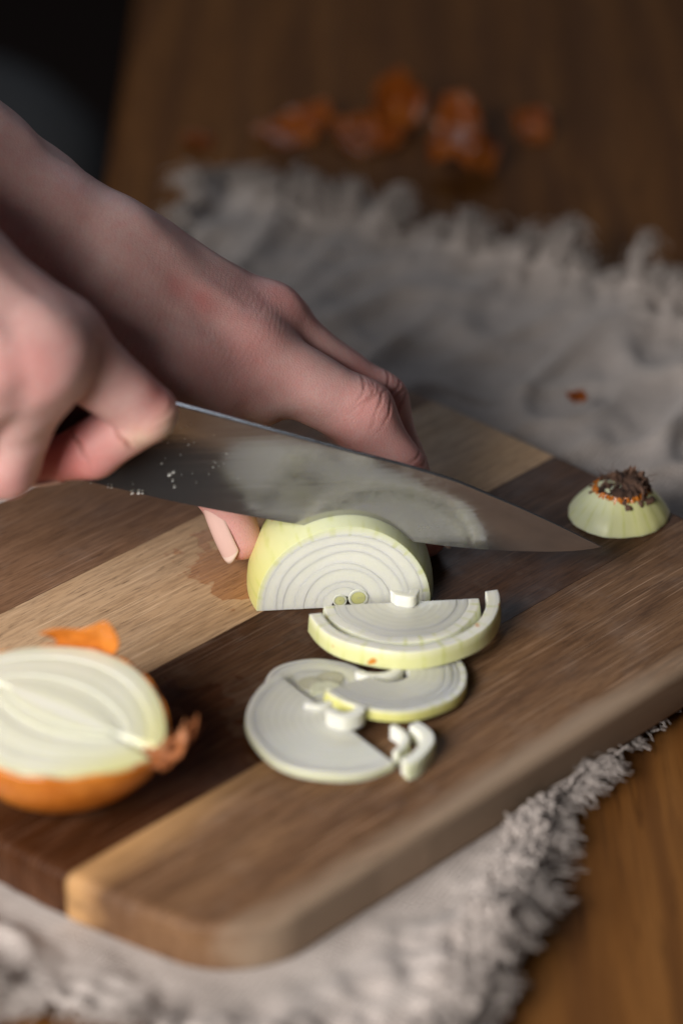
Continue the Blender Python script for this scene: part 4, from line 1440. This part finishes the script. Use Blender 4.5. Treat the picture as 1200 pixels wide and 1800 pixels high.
hand_l, JL = build_hand(LEFT, 'left hand gripping the peeled onion half from behind the knife blade')
nail(hand_l, (-41.4, 16.8, 45.0), (-33.9, 14.3, 26.0), (-0.70, -0.70, -0.12), 9.8, 19.0, 2.4, -2.15, 1.0)
nail(hand_l, (31.0, 32.0, 35.0), (32.5, 26.0, 24.0), (0.85, -0.25, 0.1), 9.0, 11.5, 2.0, -1.0, 1.0)

RIGHT = dict(
    lo=(-180, -75, 50), hi=(-36, 50, 215), kj=3.0, kf=0.9,
    joints=dict(
        elbow=(-215, -25, 205), fore=(-170, -12, 182), wrist=(-140, -10, 156), carp=(-122, -14, 146),
        imcp=(-80, -17, 120), ipip=(-55.5, -13.5, 94.5), idip=(-72, -12.0, 81.5), itip=(-87, -11, 76),
        mmcp=(-85, -30, 121), mpip=(-95.5, -28, 87), mdip=(-111, -12, 72), mtip=(-121, 6, 72),
        rmcp=(-97, -39, 122), rpip=(-111, -34, 88), rdip=(-124, -15, 76), rtip=(-130, 4, 76),
        pmcp=(-108, -42, 119), ppip=(-122, -37, 90), pdip=(-134, -20, 81), ptip=(-138, -4, 80),
        cmc=(-115, 10, 132), tmcp=(-96, 20, 108), tip_ip=(-78, 15, 96), ttip=(-62, 9.5, 89)),
    palm=[('elbow', 'fore', 33, 30, 1), ('fore', 'wrist', 30, 23, 10), ('wrist', 'carp', 22, 20, 12),
          ('carp', 'imcp', 18, 12.0, 14), ('carp', 'mmcp', 18, 11.5, 12), ('carp', 'rmcp', 17, 10.5, 12), ('carp', 'pmcp', 16, 9.5, 12),
          ('imcp', 'mmcp', 10.0, 10.0, 8), ('mmcp', 'rmcp', 9.5, 9, 8), ('cmc', 'carp', 14, 14, 10)],
    digits=[(('imcp', 'ipip'), (11.6, 8.7), 6), (('ipip', 'idip', 'itip'), (8.7, 7.9, 6.2), 0.3),
            (('mmcp', 'mpip', 'mdip', 'mtip'), (12.4, 10.2, 8.6, 6.6), 12),
            (('rmcp', 'rpip', 'rdip', 'rtip'), (11.2, 9.2, 7.8, 6.2), 8),
            (('pmcp', 'ppip', 'pdip', 'ptip'), (9.0, 7.8, 6.6, 5.6), 5),
            (('cmc', 'tmcp', 'tip_ip', 'ttip'), (13.0, 11.0, 9.0, 7.2), 10)],
    extra=[],
    flush=[((-84, -42, 125), 9, 0.55), ((-98, -49, 123), 9, 0.5), ('imcp', 12, 0.3), ((-50, -16, 103), 9, 0.6), ('idip', 14, 0.85), ('itip', 14, 0.9), ('ipip', 10, 0.35), ('mpip', 12, 0.5)],
    pale=[((-47.5, -19, 93), 5.5, 0.65), ((-57, -22, 90), 4.5, 0.55)],
    folds=[((-66, -18, 84.5), 'ipip', 'itip', (0, -1, 0.9), (-6.5,), 0.7, 0.7, 12),
           ((-73, -14, 84), 'ipip', 'itip', (0, -0.8, 1.0), (0.0,), 0.55, 0.6, 11),
           ('ipip', 'imcp', 'idip', (0.9, -0.3, 0.3), (-3.0, 0.0, 3.0), 0.2, 0.6, 13)],
    ridges=[((-128, -34, 158), (-90, -44, 133), 3.5, 0.8), ((-120, -22, 160), (-80, -30, 134), 3.0, 0.6)],
    crinkle=[((-84, -40, 124), 16, (0.6, 0.0, -0.8), 1.8, 0.07), ((-60, -20, 100), 14, (0.7, 0.0, -0.7), 1.7, 0.05)],
)
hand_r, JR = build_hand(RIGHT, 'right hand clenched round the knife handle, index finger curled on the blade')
nail(hand_r, (-80.0, -13.0, 71.6), (-92.0, -12.5, 70.0), (0.10, -0.30, -1.0), 9.5, 11.0, 1.8, -1.5, 0.5)
